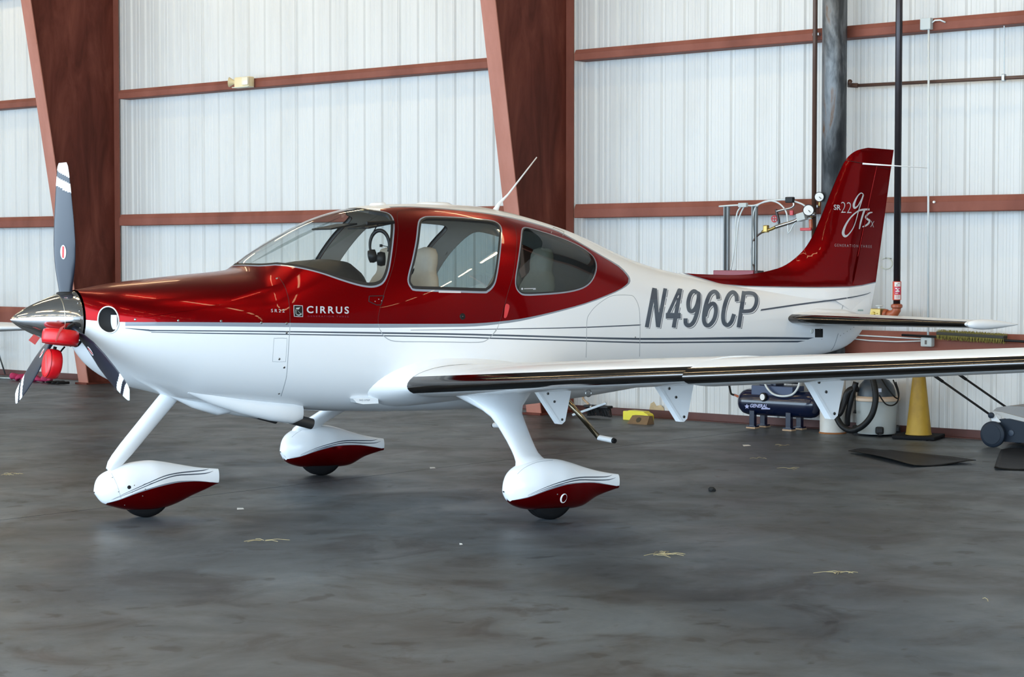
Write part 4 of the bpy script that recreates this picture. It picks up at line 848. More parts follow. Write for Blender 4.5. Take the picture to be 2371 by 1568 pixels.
x, ph = FUS.hit(838, 925); c = FUS.S(x, ph); MB().prism([(-0.10, 0.012), (0.10, 0.012), (0.105, -0.03), (-0.02, -0.03), (-0.07, -0.018)], lambda p, k: (c[0]+p[0], c[1]-(0.05 if k else -0.05), c[2]+p[1])).build('tread_strip', M_WHITE, AC)
# boarding steps
for sg in (-1, 1):
    a = (0.90, sg*0.50, 0.74); b = (1.135, sg*0.64, 0.418); f = (1.15, sg*0.82, 0.405)
    o = MB().tube([a, b], [0.022, 0.02], 12).build('boarding_step', mat('bronze_step_tube', (0.30, 0.25, 0.17), 0.2, metal=1.0), AC, True)
    MB().tube([b, (1.148, sg*0.80, 0.408)], 0.021, 12).tube([(1.148, sg*0.80, 0.408), f], [0.021, 0.018], 12, m=1).build('step_foot', [M_BLADEW, M_BLACK], o, auto=40)
# ---- roof antennas
a = onY(1148, 487, 0.0); b = onY(1243, 364, 0.0); MB().tube([a+np.array([-0.02, 0, -0.03]), a+np.array([0.03, 0, 0.05]), a+(b-a)*0.3, b], [0.032, 0.013, 0.008, 0.005], 12, sy=0.5).build('whip_antenna', M_BLADEW, AC, True)
def dome(nm, cx, L, wd, h):
    vs = []; fs = []; z0 = FUS.tab(cx)[0]; K = 24; R_ = [(1.0, -0.02), (0.97, 0.3), (0.78, 0.9), (0.5, 1.0), (0.01, 1.02)]
    for r, hh in R_:
        for k in range(K):
            q = 2*math.pi*k/K; xx = cx+L/2*r*math.cos(q); vs.append((xx, wd/2*r*math.sin(q), FUS.tab(xx)[0]-0.008+h*hh))
    for i in range(len(R_)-1):
        for k in range(K): k2 = (k+1) % K; fs.append((i*K+k, i*K+k2, (i+1)*K+k2, (i+1)*K+k))
    fs.append(tuple((len(R_)-1)*K+k for k in range(K))); mb = MB(); mb.add(vs, fs); mb.build(nm, M_WHITE, AC, auto=35)
dome('satellite_antenna', 0.09, 0.31, 0.20, 0.022); dome('gps_antenna', -0.39, 0.14, 0.10, 0.024)
# ---- lettering and emblems on the aircraft
REG = {'N': [([(70, 483), (141, 112)], 38), ([(177, 483), (246, 116)], 36), ([(146, 118), (160, 300), (178, 478)], 40)],
    '4': [([(325, 485), (389, 118)], 38), ([(378, 124), (322, 250), (266, 372)], 30), ([(250, 374), (392, 374)], 54)],
    '9': [([(548, 160), (515, 142), (482, 175), (463, 250), (472, 318), (505, 330), (540, 285), (560, 215), (562, 170), (548, 160)], 38), ([(563, 190), (560, 270), (540, 365), (508, 440), (468, 466), (440, 448), (437, 398)], 38)],
    '6': [([(748, 216), (740, 168), (708, 146), (668, 172), (636, 250), (616, 340), (612, 420), (632, 462), (668, 458), (708, 405), (726, 325), (712, 268), (680, 264), (642, 310), (622, 380)], 38)],
    'C': [([(924, 240), (918, 182), (886, 152), (846, 180), (812, 262), (793, 370), (802, 440), (836, 462), (872, 428), (896, 358)], 38)],
    'P': [([(940, 484), (992, 142)], 40), ([(986, 162), (1050, 160), (1094, 176), (1110, 220), (1098, 280), (1064, 322), (1010, 332), (968, 332)], 36)]}
def reg_char(ch, dx, dy, m, lift, nm, grow=0.0, par=None):
    mb = MB()
    for pts, wd in REG[ch]:
        q = smooth_poly([(1480+x/4.088+dx, 640+y/4.088+dy) for x, y in pts], 5 if len(pts) > 2 else 6, False); o_ = ribbon(q, [wd/4.088+grow]*len(q)); n_ = len(q)
        mb.add([fsurf(p[0], p[1], lift) for p in o_], [(i, i+1, 2*n_-2-i, 2*n_-1-i) for i in range(n_-1)])
    me = bpy.data.meshes.new(nm); me.from_pydata(mb.v, [], mb.f); me.materials.append(m); return link(bpy.data.objects.new(nm, me), par or AC)
for ch in 'N496CP':
    r_ = reg_char(ch, 0, 0, M_STRIPE, 0.0024, 'registration_character'); reg_char(ch, 1.5, 1.5, M_WHITE, 0.0016, 'character_gap', 0.0, r_); reg_char(ch, 2.9, 2.6, M_STRIPE, 0.0008, 'character_shadow', 0.0, r_)
lettering('maker_lettering', 'CIRRUS', [(710, 725.2), (807.7, 726.8), (710, 708.7), (807.7, 710.2)], fsurf, M_LETTER, AC, 0.02, 1.35)
lettering('maker_subtitle', 'GENERATION THREE', [(712, 734), (807, 735.3), (712, 730.4), (807, 731.6)], fsurf, mat('dull_magenta_print', (0.20, 0.012, 0.04), 0.5), AC, 0.0, 1.5)
lettering('model_lettering', 'SR22', [(627.5, 723.2), (658.7, 723.8), (627.5, 715.8), (658.7, 716.6)], fsurf, M_LETTER, AC, 0.0, 1.5)
lettering('fin_generation', 'GENERATION THREE', [(1932, 571), (2018, 574.2), (1932, 564.5), (2018, 568)], finsurf, mat('dim_fin_print', (0.36, 0.26, 0.28), 0.5), AC, 0.0, 1.5, 0.002)
lettering('fin_model', 'SR', [(1930, 486), (1946.2, 487), (1930, 473.8), (1946.2, 474.8)], finsurf, M_LETTER, AC, 0.01, 1.0, 0.002)
lettering('fin_number', '22', [(1947, 492.8), (1971, 494), (1947, 467.5), (1971, 468.8)], finsurf, M_LETTER, AC, -0.02, 1.0, 0.002)
lettering('fin_suffix', 'X', [(2015, 525.5), (2022.8, 526.5), (2016, 511.5), (2024, 512.5)], finsurf, M_LETTER, AC, -0.01, 1.0, 0.002)
def F7(pts): return [(1900+x/5.807, 330+y/5.807) for x, y in pts]
def stroke(pts, wd): q = smooth_poly(F7(pts), 4, False); return ribbon(q, list(np.interp(np.linspace(0, 1, len(q)), np.linspace(0, 1, len(wd)), np.array(wd)/5.807)))
def strokes(nm, L, surf, m, lift=0.002):
    mb = MB()
    for pts, wd in L:
        q = smooth_poly(F7(pts), 4, False); ww = np.interp(np.linspace(0, 1, len(q)), np.linspace(0, 1, len(wd)), np.array(wd)/5.807); o = ribbon(q, list(ww)); n_ = len(q)
        mb.add([surf(p[0], p[1], lift) for p in o], [(i, i+1, 2*n_-2-i, 2*n_-1-i) for i in range(n_-1)])
    me = bpy.data.meshes.new(nm); me.from_pydata(mb.v, [], mb.f); me.materials.append(m); return link(bpy.data.objects.new(nm, me), AC)
strokes('fin_script', [([(575, 700), (540, 680), (490, 730), (445, 830), (455, 880), (500, 850), (550, 760), (572, 705), (545, 800), (505, 930), (470, 1060), (430, 1160), (370, 1240), (325, 1260), (300, 1215), (330, 1120), (400, 1010), (490, 930), (560, 905), (655, 900)], [10, 14, 16, 30, 28, 14, 14, 18, 14, 12, 10, 12, 16, 34, 36, 26, 18, 18, 26, 26]),
    ([(590, 900), (560, 990), (535, 1080), (518, 1165)], [26, 24, 22, 14]), ([(695, 940), (650, 950), (605, 1000), (625, 1030), (655, 1050), (640, 1090), (600, 1120), (560, 1135)], [12, 22, 26, 26, 26, 24, 22, 14])], finsurf, M_LETTER)
patch('emblem_frame', [smooth_poly([(682, 707), (698.5, 707.6), (700.8, 710), (701.4, 731.5), (699, 734), (683, 733.4), (680.4, 731), (679.6, 709.5)], 3)], fsurf, M_LETTER, AC, 0.0012)
patch('emblem_field', [smooth_poly([(682.6, 708.3), (697.8, 708.9), (699.6, 711), (700, 730.8), (698.3, 732.7), (683.6, 732.1), (681.8, 730.2), (681, 710.5)], 3)], fsurf, M_BLACK, AC, 0.0018)
patch('emblem_bird', [[(684, 713.5), (695, 711.8), (691.5, 717), (687, 716.5)], [(684, 714), (686, 716.5), (698.5, 728.5), (697.5, 729.5), (690, 721)], [(685.5, 726.5), (690, 729), (696, 727.5), (698.5, 724), (697.5, 729), (692, 731.5), (687, 730)], [(684, 716), (685.5, 718), (685.5, 727), (684.3, 728)]], fsurf, mat('emblem_silver', (0.45, 0.55, 0.6), 0.3, metal=0.6), AC, 0.0024)
lettering('no_step', 'NO STEP', [(832.5, 928.5), (856.5, 928.7), (832.5, 925), (856.5, 925.2)], lambda px, py, l: onY(px, py, c[1]-0.052), M_STRIPE, AC, 0.0, 1.1, 0.001)
patch('door_placard', [[(1015.5, 673.6), (1067, 674.6), (1067, 678.8), (1015.5, 677.8)]], fsurf, mat('placard_cream', (0.62, 0.58, 0.58), 0.5), AC, 0.0015)
patch('tail_placard', [[(1986, 717), (1998.5, 717), (1998.5, 720.5), (1986, 720.5)]], fsurf, mat('placard_green', (0.35, 0.48, 0.46), 0.5), AC, 0.0015)
patch('window_logo', [smooth_poly([(1206, 669), (1208.5, 666.5), (1211, 669), (1208.5, 671.7)], 3), [(1213, 668), (1240, 667.3), (1240, 669), (1213, 669.6)], [(1234, 669.8), (1240, 669.6), (1240, 671), (1234, 671.2)]], fsurf, M_LETTER, AC, 0.002)
# fasteners, lock, handle, hinge
dots(FUS, [(313, 740), (413, 742.5), (512, 743.5), (605, 747.5), (663.5, 749)], 0.0085, M_SCREW, AC, 'cowl_fastener'); dots(FUS, [(663.5, 770.5), (641, 644.5)], 0.008, M_SCREW, AC, 'cowl_fastener')
dots(FUS, [(646.7, 831.5), (658, 851), (646, 912), (648, 935)], 0.008, M_STEEL, AC, 'cowl_latch')
dots(FUS, [(1071, 733)], 0.024, M_BLACK, AC, 'door_lock'); dots(FUS, [(1071.5, 733.5)], 0.009, M_STEEL, AC, 'lock_barrel')
patch('door_handle', [smooth_poly([(1169, 706), (1176, 705), (1178.5, 712), (1172, 734), (1166, 736), (1166, 728)], 3)], fsurf, mat('bright_red_handle', (0.60, 0.01, 0.015), 0.25, coat=1.0), AC, 0.006)
hp = [(855, 686), (862, 685.5), (889, 685), (882, 706), (872, 706.5), (854, 698)]; hp = hp+[hp[0]]
mb = MB(); 
for i in range(len(hp)-1): mb.tube([FUS.point(*hp[i], 0.0005), FUS.point(*hp[i+1], 0.0005)], 0.003, 6)
mb.build('door_hinge_seam', M_DARK, AC); dots(FUS, [(868.5, 698), (877, 693), (883.5, 696.5)], 0.004, M_STEEL, AC, 'hinge_screw')
dots(FUS, [(1471, 781), (1899, 667 + 94.5)], 0.006, M_SCREW, AC, 'hatch_latch')
dots(FUS, [(1880, 767)], 0.020, mat('cream_static_port', (0.70, 0.71, 0.66), 0.5), AC, 'static_port')
dots(FUS, [(1946, 777), (1953.5, 772.5), (1961.5, 767.5), (1969.5, 762.5), (1977, 758)], 0.004, M_SCREW, AC, 'tail_screw')
hpts = [(1276, 540), (1281, 527), (1306, 537), (1303, 546)]
mb = MB()
for a, b in zip(hpts[:-1], hpts[1:]): mb.tube([FUS.point(*a, 0.001), FUS.point(*b, 0.001)], 0.0022, 6)
mb.build('roof_hatch_seam', M_STEEL, AC)
def tailsurf(px, py, lift=0.0015):
    a = FUS.point(px, py, lift); b = finsurf(px, py, lift); q = onY(px, py, 0.0); return a if (a[1] < b[1] and abs(FUS.F(a)) < 0.2) else b
s4t = smooth_poly([(1762, 716.3), (1850, 703.5), (1954.6, 689.6), (2000, 681.5), (2015, 676.8)], 4, False); s4b = smooth_poly([(1760, 720.3), (1850, 707.2), (1954.6, 692.8), (2000, 683.6), (2015.5, 677.6)], 4, False)
n_ = len(s4t); me = bpy.data.meshes.new('tail_stripe'); me.from_pydata([tuple(tailsurf(p[0], p[1], 0.003)) for p in list(s4t)+list(s4b)], [], [(i, i+1, n_+i+1, n_+i) for i in range(n_-1)]); me.materials.append(M_STRIPE); link(bpy.data.objects.new('tail_stripe', me), AC)
# ---- cabin interior
gs = []; K = 17
def hood(t, v):   # t along x, v across
    y = (v-0.5)*1.02; cx = [(-1.40, 1.665), (-1.2, 1.700), (-1.0, 1.735), (-0.84, 1.748), (-0.74, 1.735), (-0.68, 1.69), (-0.655, 1.60), (-0.655, 1.40)]; k = t*(len(cx)-1); i = min(int(k), len(cx)-2); f = k-i
    x = cx[i][0]*(1-f)+cx[i+1][0]*f; z = cx[i][1]*(1-f)+cx[i+1][1]*f; e = abs(v-0.5)*2; lim = 0.95*FUS.tab(x)[3]
    return (x-0.12*(e**2)*0.6, y*(0.80 if x < -1.2 else 1.0), z-0.16*e**3.0*(1.0 if x > -1.2 else 0.6))
vs = [hood(i/21, j/(K-1)) for i in range(22) for j in range(K)]; fs = [(i*K+j, i*K+j+1, (i+1)*K+j+1, (i+1)*K+j) for i in range(21) for j in range(K-1)]
mesh('glareshield', vs, fs, mat('black_glareshield', (0.018, 0.018, 0.02), 0.55, bump=0.15, scale=40), AC, True)
MB().box((-0.70, 0, 1.36), (0.06, 0.95, 0.42), bev=0.02).build('instrument_panel', M_BLACK, AC)
def seat(x, y, nm='front_seat'):
    o = MB().box((x-0.16, y, 1.12), (0.50, 0.44, 0.15), bev=0.05).build(nm, M_LEATHER, AC, True)
    vs = []; fs = []; S_ = [(0.0, 1.16, 0.22, 0.06), (0.02, 1.28, 0.225, 0.065), (0.05, 1.42, 0.22, 0.065), (0.085, 1.55, 0.20, 0.06), (0.105, 1.61, 0.165, 0.055), (0.115, 1.645, 0.125, 0.05), (0.12, 1.67, 0.115, 0.05), (0.125, 1.72, 0.120, 0.055), (0.13, 1.78, 0.115, 0.052), (0.132, 1.82, 0.09, 0.04), (0.132, 1.835, 0.03, 0.015)]; K_ = 20
    for dx, z, hw, hd in S_:
        for k in range(K_):
            q = 2*math.pi*k/K_; c_, s_ = math.cos(q), math.sin(q); vs.append((x+dx+hd*math.copysign(abs(c_)**0.7, c_), y+hw*math.copysign(abs(s_)**0.7, s_), z))
    for i in range(len(S_)-1):
        for k in range(K_): k2 = (k+1) % K_; fs.append((i*K_+k, i*K_+k2, (i+1)*K_+k2, (i+1)*K_+k))
    fs.append(tuple(range(K_))); fs.append(tuple((len(S_)-1)*K_+k for k in range(K_))); mb = MB(); mb.add(vs, fs); mb.build('backrest', M_LEATHER, o, True)
    MB().box((x-0.12, y, 1.0), (0.3, 0.3, 0.12), bev=0.02).build('seat_base', M_BLACK, o)
    return o
seat(-0.27, -0.27); seat(-0.27, 0.27); seat(0.78, -0.22, 'rear_seat'); seat(0.78, 0.22, 'rear_seat')
for y in (-0.27, 0.27): MB().tube([(-0.62, y, 1.12), (-0.55, y, 1.22), (-0.50, y, 1.30)], [0.02, 0.018, 0.016], 10).build('side_yoke', M_BLACK, AC, True)
# sun visors and overhead
for y in (-0.27, 0.27): MB().box((-0.60, y, 1.985), (0.22, 0.30, 0.012), bev=0.004, ry=-0.18).build('sun_visor', M_BLACK, AC)
MB().tube([(-0.72, -0.42, 2.0), (-0.50, -0.42, 2.01)], 0.012, 8).build('visor_rod', M_BLACK, AC)
# ---- headset hanging inside the near front window
hc = onY(879, 575, -0.42)
HS = thing('aviation_headset', 'black aviation headset hanging inside the front cabin window', 'headset', (hc[0], hc[1], hc[2]))
ax = np.array([0.6, -0.8, 0])*0.0+CR*0.9
q_ = np.linspace(math.radians(-25), math.radians(205), 26)
MB().tube([np.array([0.068*math.cos(q)*CR[0], 0.068*math.cos(q)*CR[1], 0.02+0.105*math.sin(q)]) for q in q_], [0.010+0.004*math.sin(max(0, q)) for q in q_], 10).build('headband', M_BLACK, HS, True)
MB().lathe([(0.02, -0.03), (0.045, -0.025), (0.052, 0.0), (0.045, 0.028), (0.02, 0.032)], (0.01*CR[0], 0.01*CR[1], -0.075), (CR[0], CR[1], 0), 20).build('ear_cup', M_BLACK, HS, True)
MB().lathe([(0.02, -0.03), (0.042, -0.025), (0.048, 0.0), (0.042, 0.028), (0.02, 0.032)], (-0.052*CR[0], -0.052*CR[1], -0.055), (CR[0], CR[1], 0.2), 20).build('ear_cup', M_BLACK, HS, True)
MB().tube([(0.062*CR[0], 0.062*CR[1], -0.02), (0.055*CR[0], 0.055*CR[1], 0.012), (0.02*CR[0], 0.02*CR[1], 0.018)], 0.003, 6).tube([(0.02*CR[0], 0.02*CR[1], 0.018), (0.0, 0.0, 0.018)], 0.010, 8).build('microphone_boom', M_BLACK, HS, True)
MB().tube([(-0.04*CR[0], -0.04*CR[1], 0.12), (-0.02*CR[0], -0.02*CR[1], 0.155), (0.0, 0, 0.19)], 0.004, 6).build('hanging_cord', M_BLACK, HS, True)
# ================================================================== things hung on the plane: inlet plugs
M_PLUG = mat('red_foam_vinyl', (0.62, 0.004, 0.010), 0.38, var=0.08, scale=10)
def plug(name, c, axis, r, t, label, seam=True):
    o = thing(name, label, 'inlet plug', c, 0, 'red inlet plugs'); axis = np.array(axis, float); axis /= np.linalg.norm(axis)
    MB().lathe([(0.01, -t/2), (r*0.80, -t/2), (r*0.95, -t*0.42), (r, -t*0.22), (r, t*0.22), (r*0.95, t*0.42), (r*0.80, t/2), (0.01, t/2)], (0, 0, 0), axis, 32).build('foam_body', M_PLUG, o, True)
    e1 = np.cross(axis, [0, 0, 1.0]); e1 /= np.linalg.norm(e1); e2 = np.cross(axis, e1)
    MB().tube([axis*(t*0.44)+(e1*math.cos(q)+e2*math.sin(q))*r*0.94 for q in np.linspace(0, 2*math.pi, 33)[:-1]], 0.003, 6, closed=True).build('piping', mat('dark_red_piping', (0.30, 0.002, 0.006), 0.5), o, True)
    if seam: MB().tube([axis*(t*0.5)+e1*(-0.35*r)+e2*(0.62*r), axis*(t*0.5+0.001)+e1*(0.2*r)+e2*(-0.55*r)], 0.0022, 6).build('stitched_seam', mat('grey_thread', (0.4, 0.3, 0.3), 0.7), o, True)
    return o
p1 = onY(140, 781, -0.27); p2 = onY(121, 843, -0.24)
P1 = plug('inlet_plug', p1, (-0.14, -0.04, -0.98), 0.118, 0.10, 'red foam inlet plug lying against the underside of the spinner', False)
P2 = plug('inlet_plug', p2, (-0.96, 0.04, 0.16), 0.097, 0.085, 'red foam inlet plug hanging lowest below the spinner')
M_CORD = mat('black_cord', (0.006, 0.006, 0.006), 0.7, spec=0.2); M_FLAG = mat('faded_red_ribbon', (0.60, 0.10, 0.09), 0.7)
def rel(P, o): return np.array(P)-np.array(o)
MB().tube([rel(onY(128, 803, -0.25), p1), rel(onY(126, 811, -0.25), p1), rel(onY(122, 816, -0.25), p1)], 0.012, 8).tube([rel(onY(150, 803, -0.22), p1), rel(onY(143, 811, -0.22), p1), rel(onY(138, 818, -0.22), p1)], 0.006, 8).tube([rel(onY(150, 765, -0.28), p1), rel(onY(163, 757, -0.26), p1), rel(onY(172, 752, -0.22), p1)], 0.010, 8).build('tie_cord', M_CORD, P1, True)
def flag(pts, y, o, origin, nm='warning_ribbon'):
    a = [rel(onY(*p, y), origin) for p in pts]; b = [q+np.array([0.002, 0.003, 0]) for q in a]; n_ = len(a)
    return mesh(nm, a+b, [tuple(range(n_)), tuple(range(n_, 2*n_))[::-1]]+[(i, (i+1) % n_, n_+(i+1) % n_, n_+i) for i in range(n_)], M_FLAG, o, False)
flag([(78, 774), (92.5, 782.5), (81, 798.5), (66, 788)], -0.10, P1, p1)
flag([(151.5, 752), (139, 759), (133.5, 771), (128, 790.5), (130, 791), (138, 772)], -0.392, P1, p1)
# ================================================================== along the back wall
def TW(name, label, cat, u, n, z=0.0, group=None):
    o = thing(name, label, cat, fromW(u, n, z), WROT, group); return o, (lambda a, b, c: (a-u, -(b-n), c-z))
M_CREAM = mat('cream_plastic', (0.72, 0.60, 0.36), 0.4, var=0.05)
M_GALV = mat('galvanised_steel', (0.40, 0.43, 0.45), 0.4, metal=0.9, var=0.12, scale=12)
M_BROWNPIPE = mat('brown_painted_pipe', (0.085, 0.042, 0.028), 0.5, var=0.2, scale=9)
M_RUSTY = ramp_mat('blackened_rusty_steel', [(0.30, (0.010, 0.012, 0.016)), (0.46, (0.045, 0.050, 0.055)), (0.60, (0.16, 0.17, 0.18)), (0.68, (0.13, 0.065, 0.03)), (0.8, (0.05, 0.055, 0.06))], 3.4, 0.42, metal=0.35, stretch=(1.6, 1.6, 0.45), distort=0.3)
M_BLKPIPE = mat('black_steel_pipe', (0.035, 0.030, 0.035), 0.35, metal=0.5, var=0.3, scale=8)
M_CONDUIT = mat('white_conduit', (0.66, 0.70, 0.70), 0.4, var=0.05)
M_COPPER = mat('orange_coupling', (0.40, 0.10, 0.04), 0.4, var=0.15)
M_BRASS = mat('brass_valve', (0.38, 0.27, 0.09), 0.35, metal=0.8, var=0.15)
M_VALVERED = mat('red_valve_paint', (0.50, 0.03, 0.04), 0.4)
M_GREYBOX = mat('grey_electrical_box', (0.46, 0.49, 0.48), 0.5)
# emergency light on the upper girt
o, L = TW('emergency_light', 'cream emergency light unit fixed to the upper girt', 'light', -4.38, 0.21, 3.965)
MB().box(L(-4.355, 0.262, 4.036), (0.29, 0.10, 0.132), bev=0.02).build('housing', M_CREAM, o, auto=40)
MB().box(L(-4.265, 0.325, 4.040), (0.12, 0.035, 0.105), bev=0.016).build('lens_cover', mat('warm_lens', (0.80, 0.72, 0.55), 0.15, coat=0.6), o, auto=40)
MB().lathe([(0.022, 0), (0.030, 0.03), (0.062, 0.085), (0.066, 0.09), (0.05, 0.085), (0.02, 0.06)], L(-4.50, 0.275, 4.04), (-0.85, -0.5, 0.05), 24).build('lamp_head', M_CREAM, o, auto=40)
MB().box(L(-4.36, 0.28, 3.968), (0.31, 0.11, 0.012), bev=0.004).build('bottom_tray', mat('pale_tray', (0.62, 0.60, 0.48), 0.5), o)
# brown drop pipe, large riser, black riser with tag and valve
o, L = TW('drop_pipe', 'thin brown vertical pipe left of the thick black riser', 'pipe', 4.262, 0.255, 0.0)
MB().tube([L(4.262, 0.255, 1.9), L(4.262, 0.255, 7.15)], 0.024, 12).build('pipe', M_BROWNPIPE, o, True)
for z in (2.28, 4.02): MB().box(L(4.262, 0.225, z), (0.075, 0.05, 0.03), bev=0.006).build('pipe_clip', M_GALV, o)
o, L = TW('riser_pipe', 'thick blackened rusty riser pipe behind the tail fin', 'pipe', 4.555, 0.36, 0.0)
MB().tube([L(4.555, 0.36, 0.55), L(4.555, 0.36, 7.15)], 0.124, 28).build('pipe', M_RUSTY, o, True)
M_WRUST = ramp_mat('white_paint_over_rust', [(0.30, (0.30, 0.16, 0.07)), (0.38, (0.52, 0.50, 0.46)), (0.6, (0.60, 0.60, 0.57)), (0.75, (0.56, 0.55, 0.50))], 5.5, 0.55, stretch=(1, 1, 0.5))
MB().lathe([(0.128, 0.0), (0.128, 0.62), (0.124, 0.625)], L(4.585, 0.40, 0.0), (0, 0, 1), 28).build('white_base', M_WRUST, o, auto=40)
MB().lathe([(0.137, 0.0), (0.137, 0.012), (0.128, 0.014)], L(4.585, 0.40, 0.0), (0, 0, 1), 28).build('rust_ring', mat('orange_rust', (0.30, 0.11, 0.03), 0.9, var=0.3, scale=20), o, auto=40)
MB().tube([L(4.36, 0.45, 0.72), L(4.36, 0.45, 0.58), L(4.38, 0.45, 0.52), L(4.44, 0.43, 0.49)], 0.042, 14).build('drain_elbow', mat('white_pvc', (0.66, 0.65, 0.62), 0.4), o, True)
MB().tube([L(4.36, 0.45, 0.655), L(4.36, 0.45, 0.63)], 0.044, 14).build('drain_band', M_VALVERED, o, True)
o, L = TW('sprinkler_riser', 'black vertical pipe with red tag and orange elbow right of the tail', 'pipe', 5.273, 0.35, 1.18)
MB().tube([L(5.273, 0.35, 1.29), L(5.273, 0.35, 7.15)], 0.034, 16).build('pipe', M_BLKPIPE, o, True)
MB().lathe([(0.042, 0), (0.042, 0.182)], L(5.273, 0.35, 1.345), (0, 0, 1), 24).build('warning_tag', mat('orange_red_tag', (0.70, 0.09, 0.045), 0.5), o, auto=40)
tg = [c for c in o.children if c.name.startswith('warning_tag')][0]
M_TAGW = mat('tag_white', (0.80, 0.80, 0.78), 0.5); fw_ = -(WN); 
def tagbar(a0, a1, z0, z1, m):
    K_ = 6; qs = np.linspace(a0, a1, K_); R_ = 0.0428; vs = [L(5.273+R_*math.sin(q), 0.35+R_*math.cos(q), z) for z in (z0, z1) for q in qs]; mesh('tag_print', vs, [(i, i+1, K_+i+1, K_+i) for i in range(K_-1)], m, tg, False)
am = 0.70
tagbar(am-0.75, am+0.75, 1.352, 1.395, M_TAGW); tagbar(am-0.75, am+0.75, 1.477, 1.520, M_TAGW)
M_TAGR = mat('tag_magenta', (0.60, 0.02, 0.10), 0.5)
tagbar(am-0.75, am+0.75, 1.402, 1.472, M_TAGR)
for a0, a1, z0, z1 in ((-0.55, 0.1, 1.408, 1.414), (-0.5, 0.45, 1.424, 1.436), (-0.2, 0.2, 1.438, 1.45), (-0.55, -0.1, 1.452, 1.464), (0.1, 0.5, 1.454, 1.462)): 
    K_ = 5; qs = np.linspace(am+a0, am+a1, K_); R_ = 0.0434; vs = [L(5.273+R_*math.sin(q), 0.35+R_*math.cos(q), z) for z in (z0, z1) for q in qs]; mesh('tag_print', vs, [(i, i+1, K_+i+1, K_+i) for i in range(K_-1)], M_TAGW, tg, False)
for a0, a1, z0, z1 in ((-0.5, 0.2, 1.36, 1.364), (-0.5, 0.5, 1.372, 1.376), (-0.5, 0.4, 1.384, 1.388), (-0.4, 0.0, 1.487, 1.494), (-0.1, 0.5, 1.503, 1.508)):
    K_ = 5; qs = np.linspace(am+a0, am+a1, K_); R_ = 0.0434; vs = [L(5.273+R_*math.sin(q), 0.35+R_*math.cos(q), z) for z in (z0, z1) for q in qs]; mesh('tag_print', vs, [(i, i+1, K_+i+1, K_+i) for i in range(K_-1)], M_VALVERED, tg, False)
MB().lathe([(0.042, 0), (0.056, 0.01), (0.056, 0.035), (0.042, 0.045)], L(5.273, 0.35, 1.262), (0, 0, 1), 20).build('coupling', M_COPPER, o, auto=40)
MB().tube([L(5.273, 0.35, 1.285), L(5.27, 0.35, 1.245), L(5.25, 0.35, 1.215), L(5.21, 0.35, 1.20), L(5.17, 0.35, 1.20)], 0.043, 16).build('elbow', M_COPPER, o, True)
MB().box(L(5.06, 0.36, 1.215), (0.125, 0.09, 0.085), bev=0.006).build('valve_body', M_BRASS, o)
MB().lathe([(0.014, 0), (0.014, 0.02), (0.038, 0.024), (0.038, 0.032), (0.02, 0.036)], L(5.085, 0.36, 1.257), (0, 0, 1), 16).build('hand_wheel', M_CONDUIT, o, auto=40)
MB().lathe([(0.018, 0), (0.016, 0.012)], L(5.045, 0.407, 1.21), (0, -1, 0), 14).box(L(5.065, 0.412, 1.21), (0.05, 0.008, 0.008)).build('indicator', mat('yellow_pointer', (0.70, 0.50, 0.06), 0.4), o)
MB().tube([L(5.14, 0.36, 1.21), L(5.17, 0.36, 1.205)], 0.047, 14).tube([L(4.97, 0.36, 1.21), L(5.0, 0.36, 1.21)], 0.04, 14).build('flange', M_COPPER, o, True)
MB().tube([L(4.97, 0.36, 1.21), L(4.69, 0.36, 1.21)], 0.034, 12).build('feed_pipe', M_BLKPIPE, o, True)
# horizontal brown pipe with hanger
o, L = TW('branch_pipe', 'thin brown horizontal pipe on the wall right of the riser', 'pipe', 4.7, 0.17, 3.4)
bp0, bp1, bph, bpt = onW(1980, 198.5, 0.17), onW(2371, 178.5, 0.17), onW(2325, 180, 0.17), onW(2325, 63, 0.17)
MB().tube([L(bp0[0], 0.17, bp0[2]), L(bp1[0], 0.17, bp1[2]), L(8.9, 0.17, bp1[2]-0.02)], 0.0175, 12).build('pipe', M_BROWNPIPE, o, True)
MB().tube([L(4.68, 0.27, bp0[2]+0.035), L(bp0[0]-0.06, 0.19, bp0[2]+0.008), L(bp0[0]+0.03, 0.17, bp0[2])], 0.024, 12).build('elbow', M_BROWNPIPE, o, True)
MB().tube([L(bph[0], 0.17, bph[2]), L(bpt[0], 0.17, 3.955)], 0.006, 8).build('hanger_rod', M_GALV, o); MB().box(L(bph[0], 0.175, bph[2]), (0.03, 0.05, 0.07), bev=0.008).build('hanger_clip', M_GALV, o)
# conduit with its boxes
o, L = TW('conduit', 'thin white conduit between two grey junction boxes on the right wall', 'conduit', 5.55, 0.235, 0.88)
MB().tube([L(5.533, 0.235, 3.98), L(5.556, 0.235, 0.96)], 0.0105, 10).build('tube', M_CONDUIT, o, True)
MB().box(L(5.51, 0.235, 4.027), (0.112, 0.06, 0.112), bev=0.006).build('junction_box', M_GREYBOX, o)
MB().tube([L(5.57, 0.235, 4.035), L(5.60, 0.235, 4.055), L(5.65, 0.225, 4.055), L(5.70, 0.21, 4.03)], 0.008, 8).build('flexible_lead', M_CONDUIT, o, True)
MB().box(L(5.553, 0.24, 0.937), (0.122, 0.07, 0.092), bev=0.014).build('outlet_box', M_GREYBOX, o); MB().box(L(5.553, 0.277, 0.935), (0.02, 0.004, 0.04)).build('outlet', mat('dark_outlet', (0.12, 0.1, 0.09), 0.6), o)
MB().tube([L(5.49, 0.235, 0.945), L(5.2, 0.225, 0.930), L(4.9, 0.22, 0.932), L(4.6, 0.215, 0.950)], 0.006, 8).build('lower_cable', M_CONDUIT, o, True)
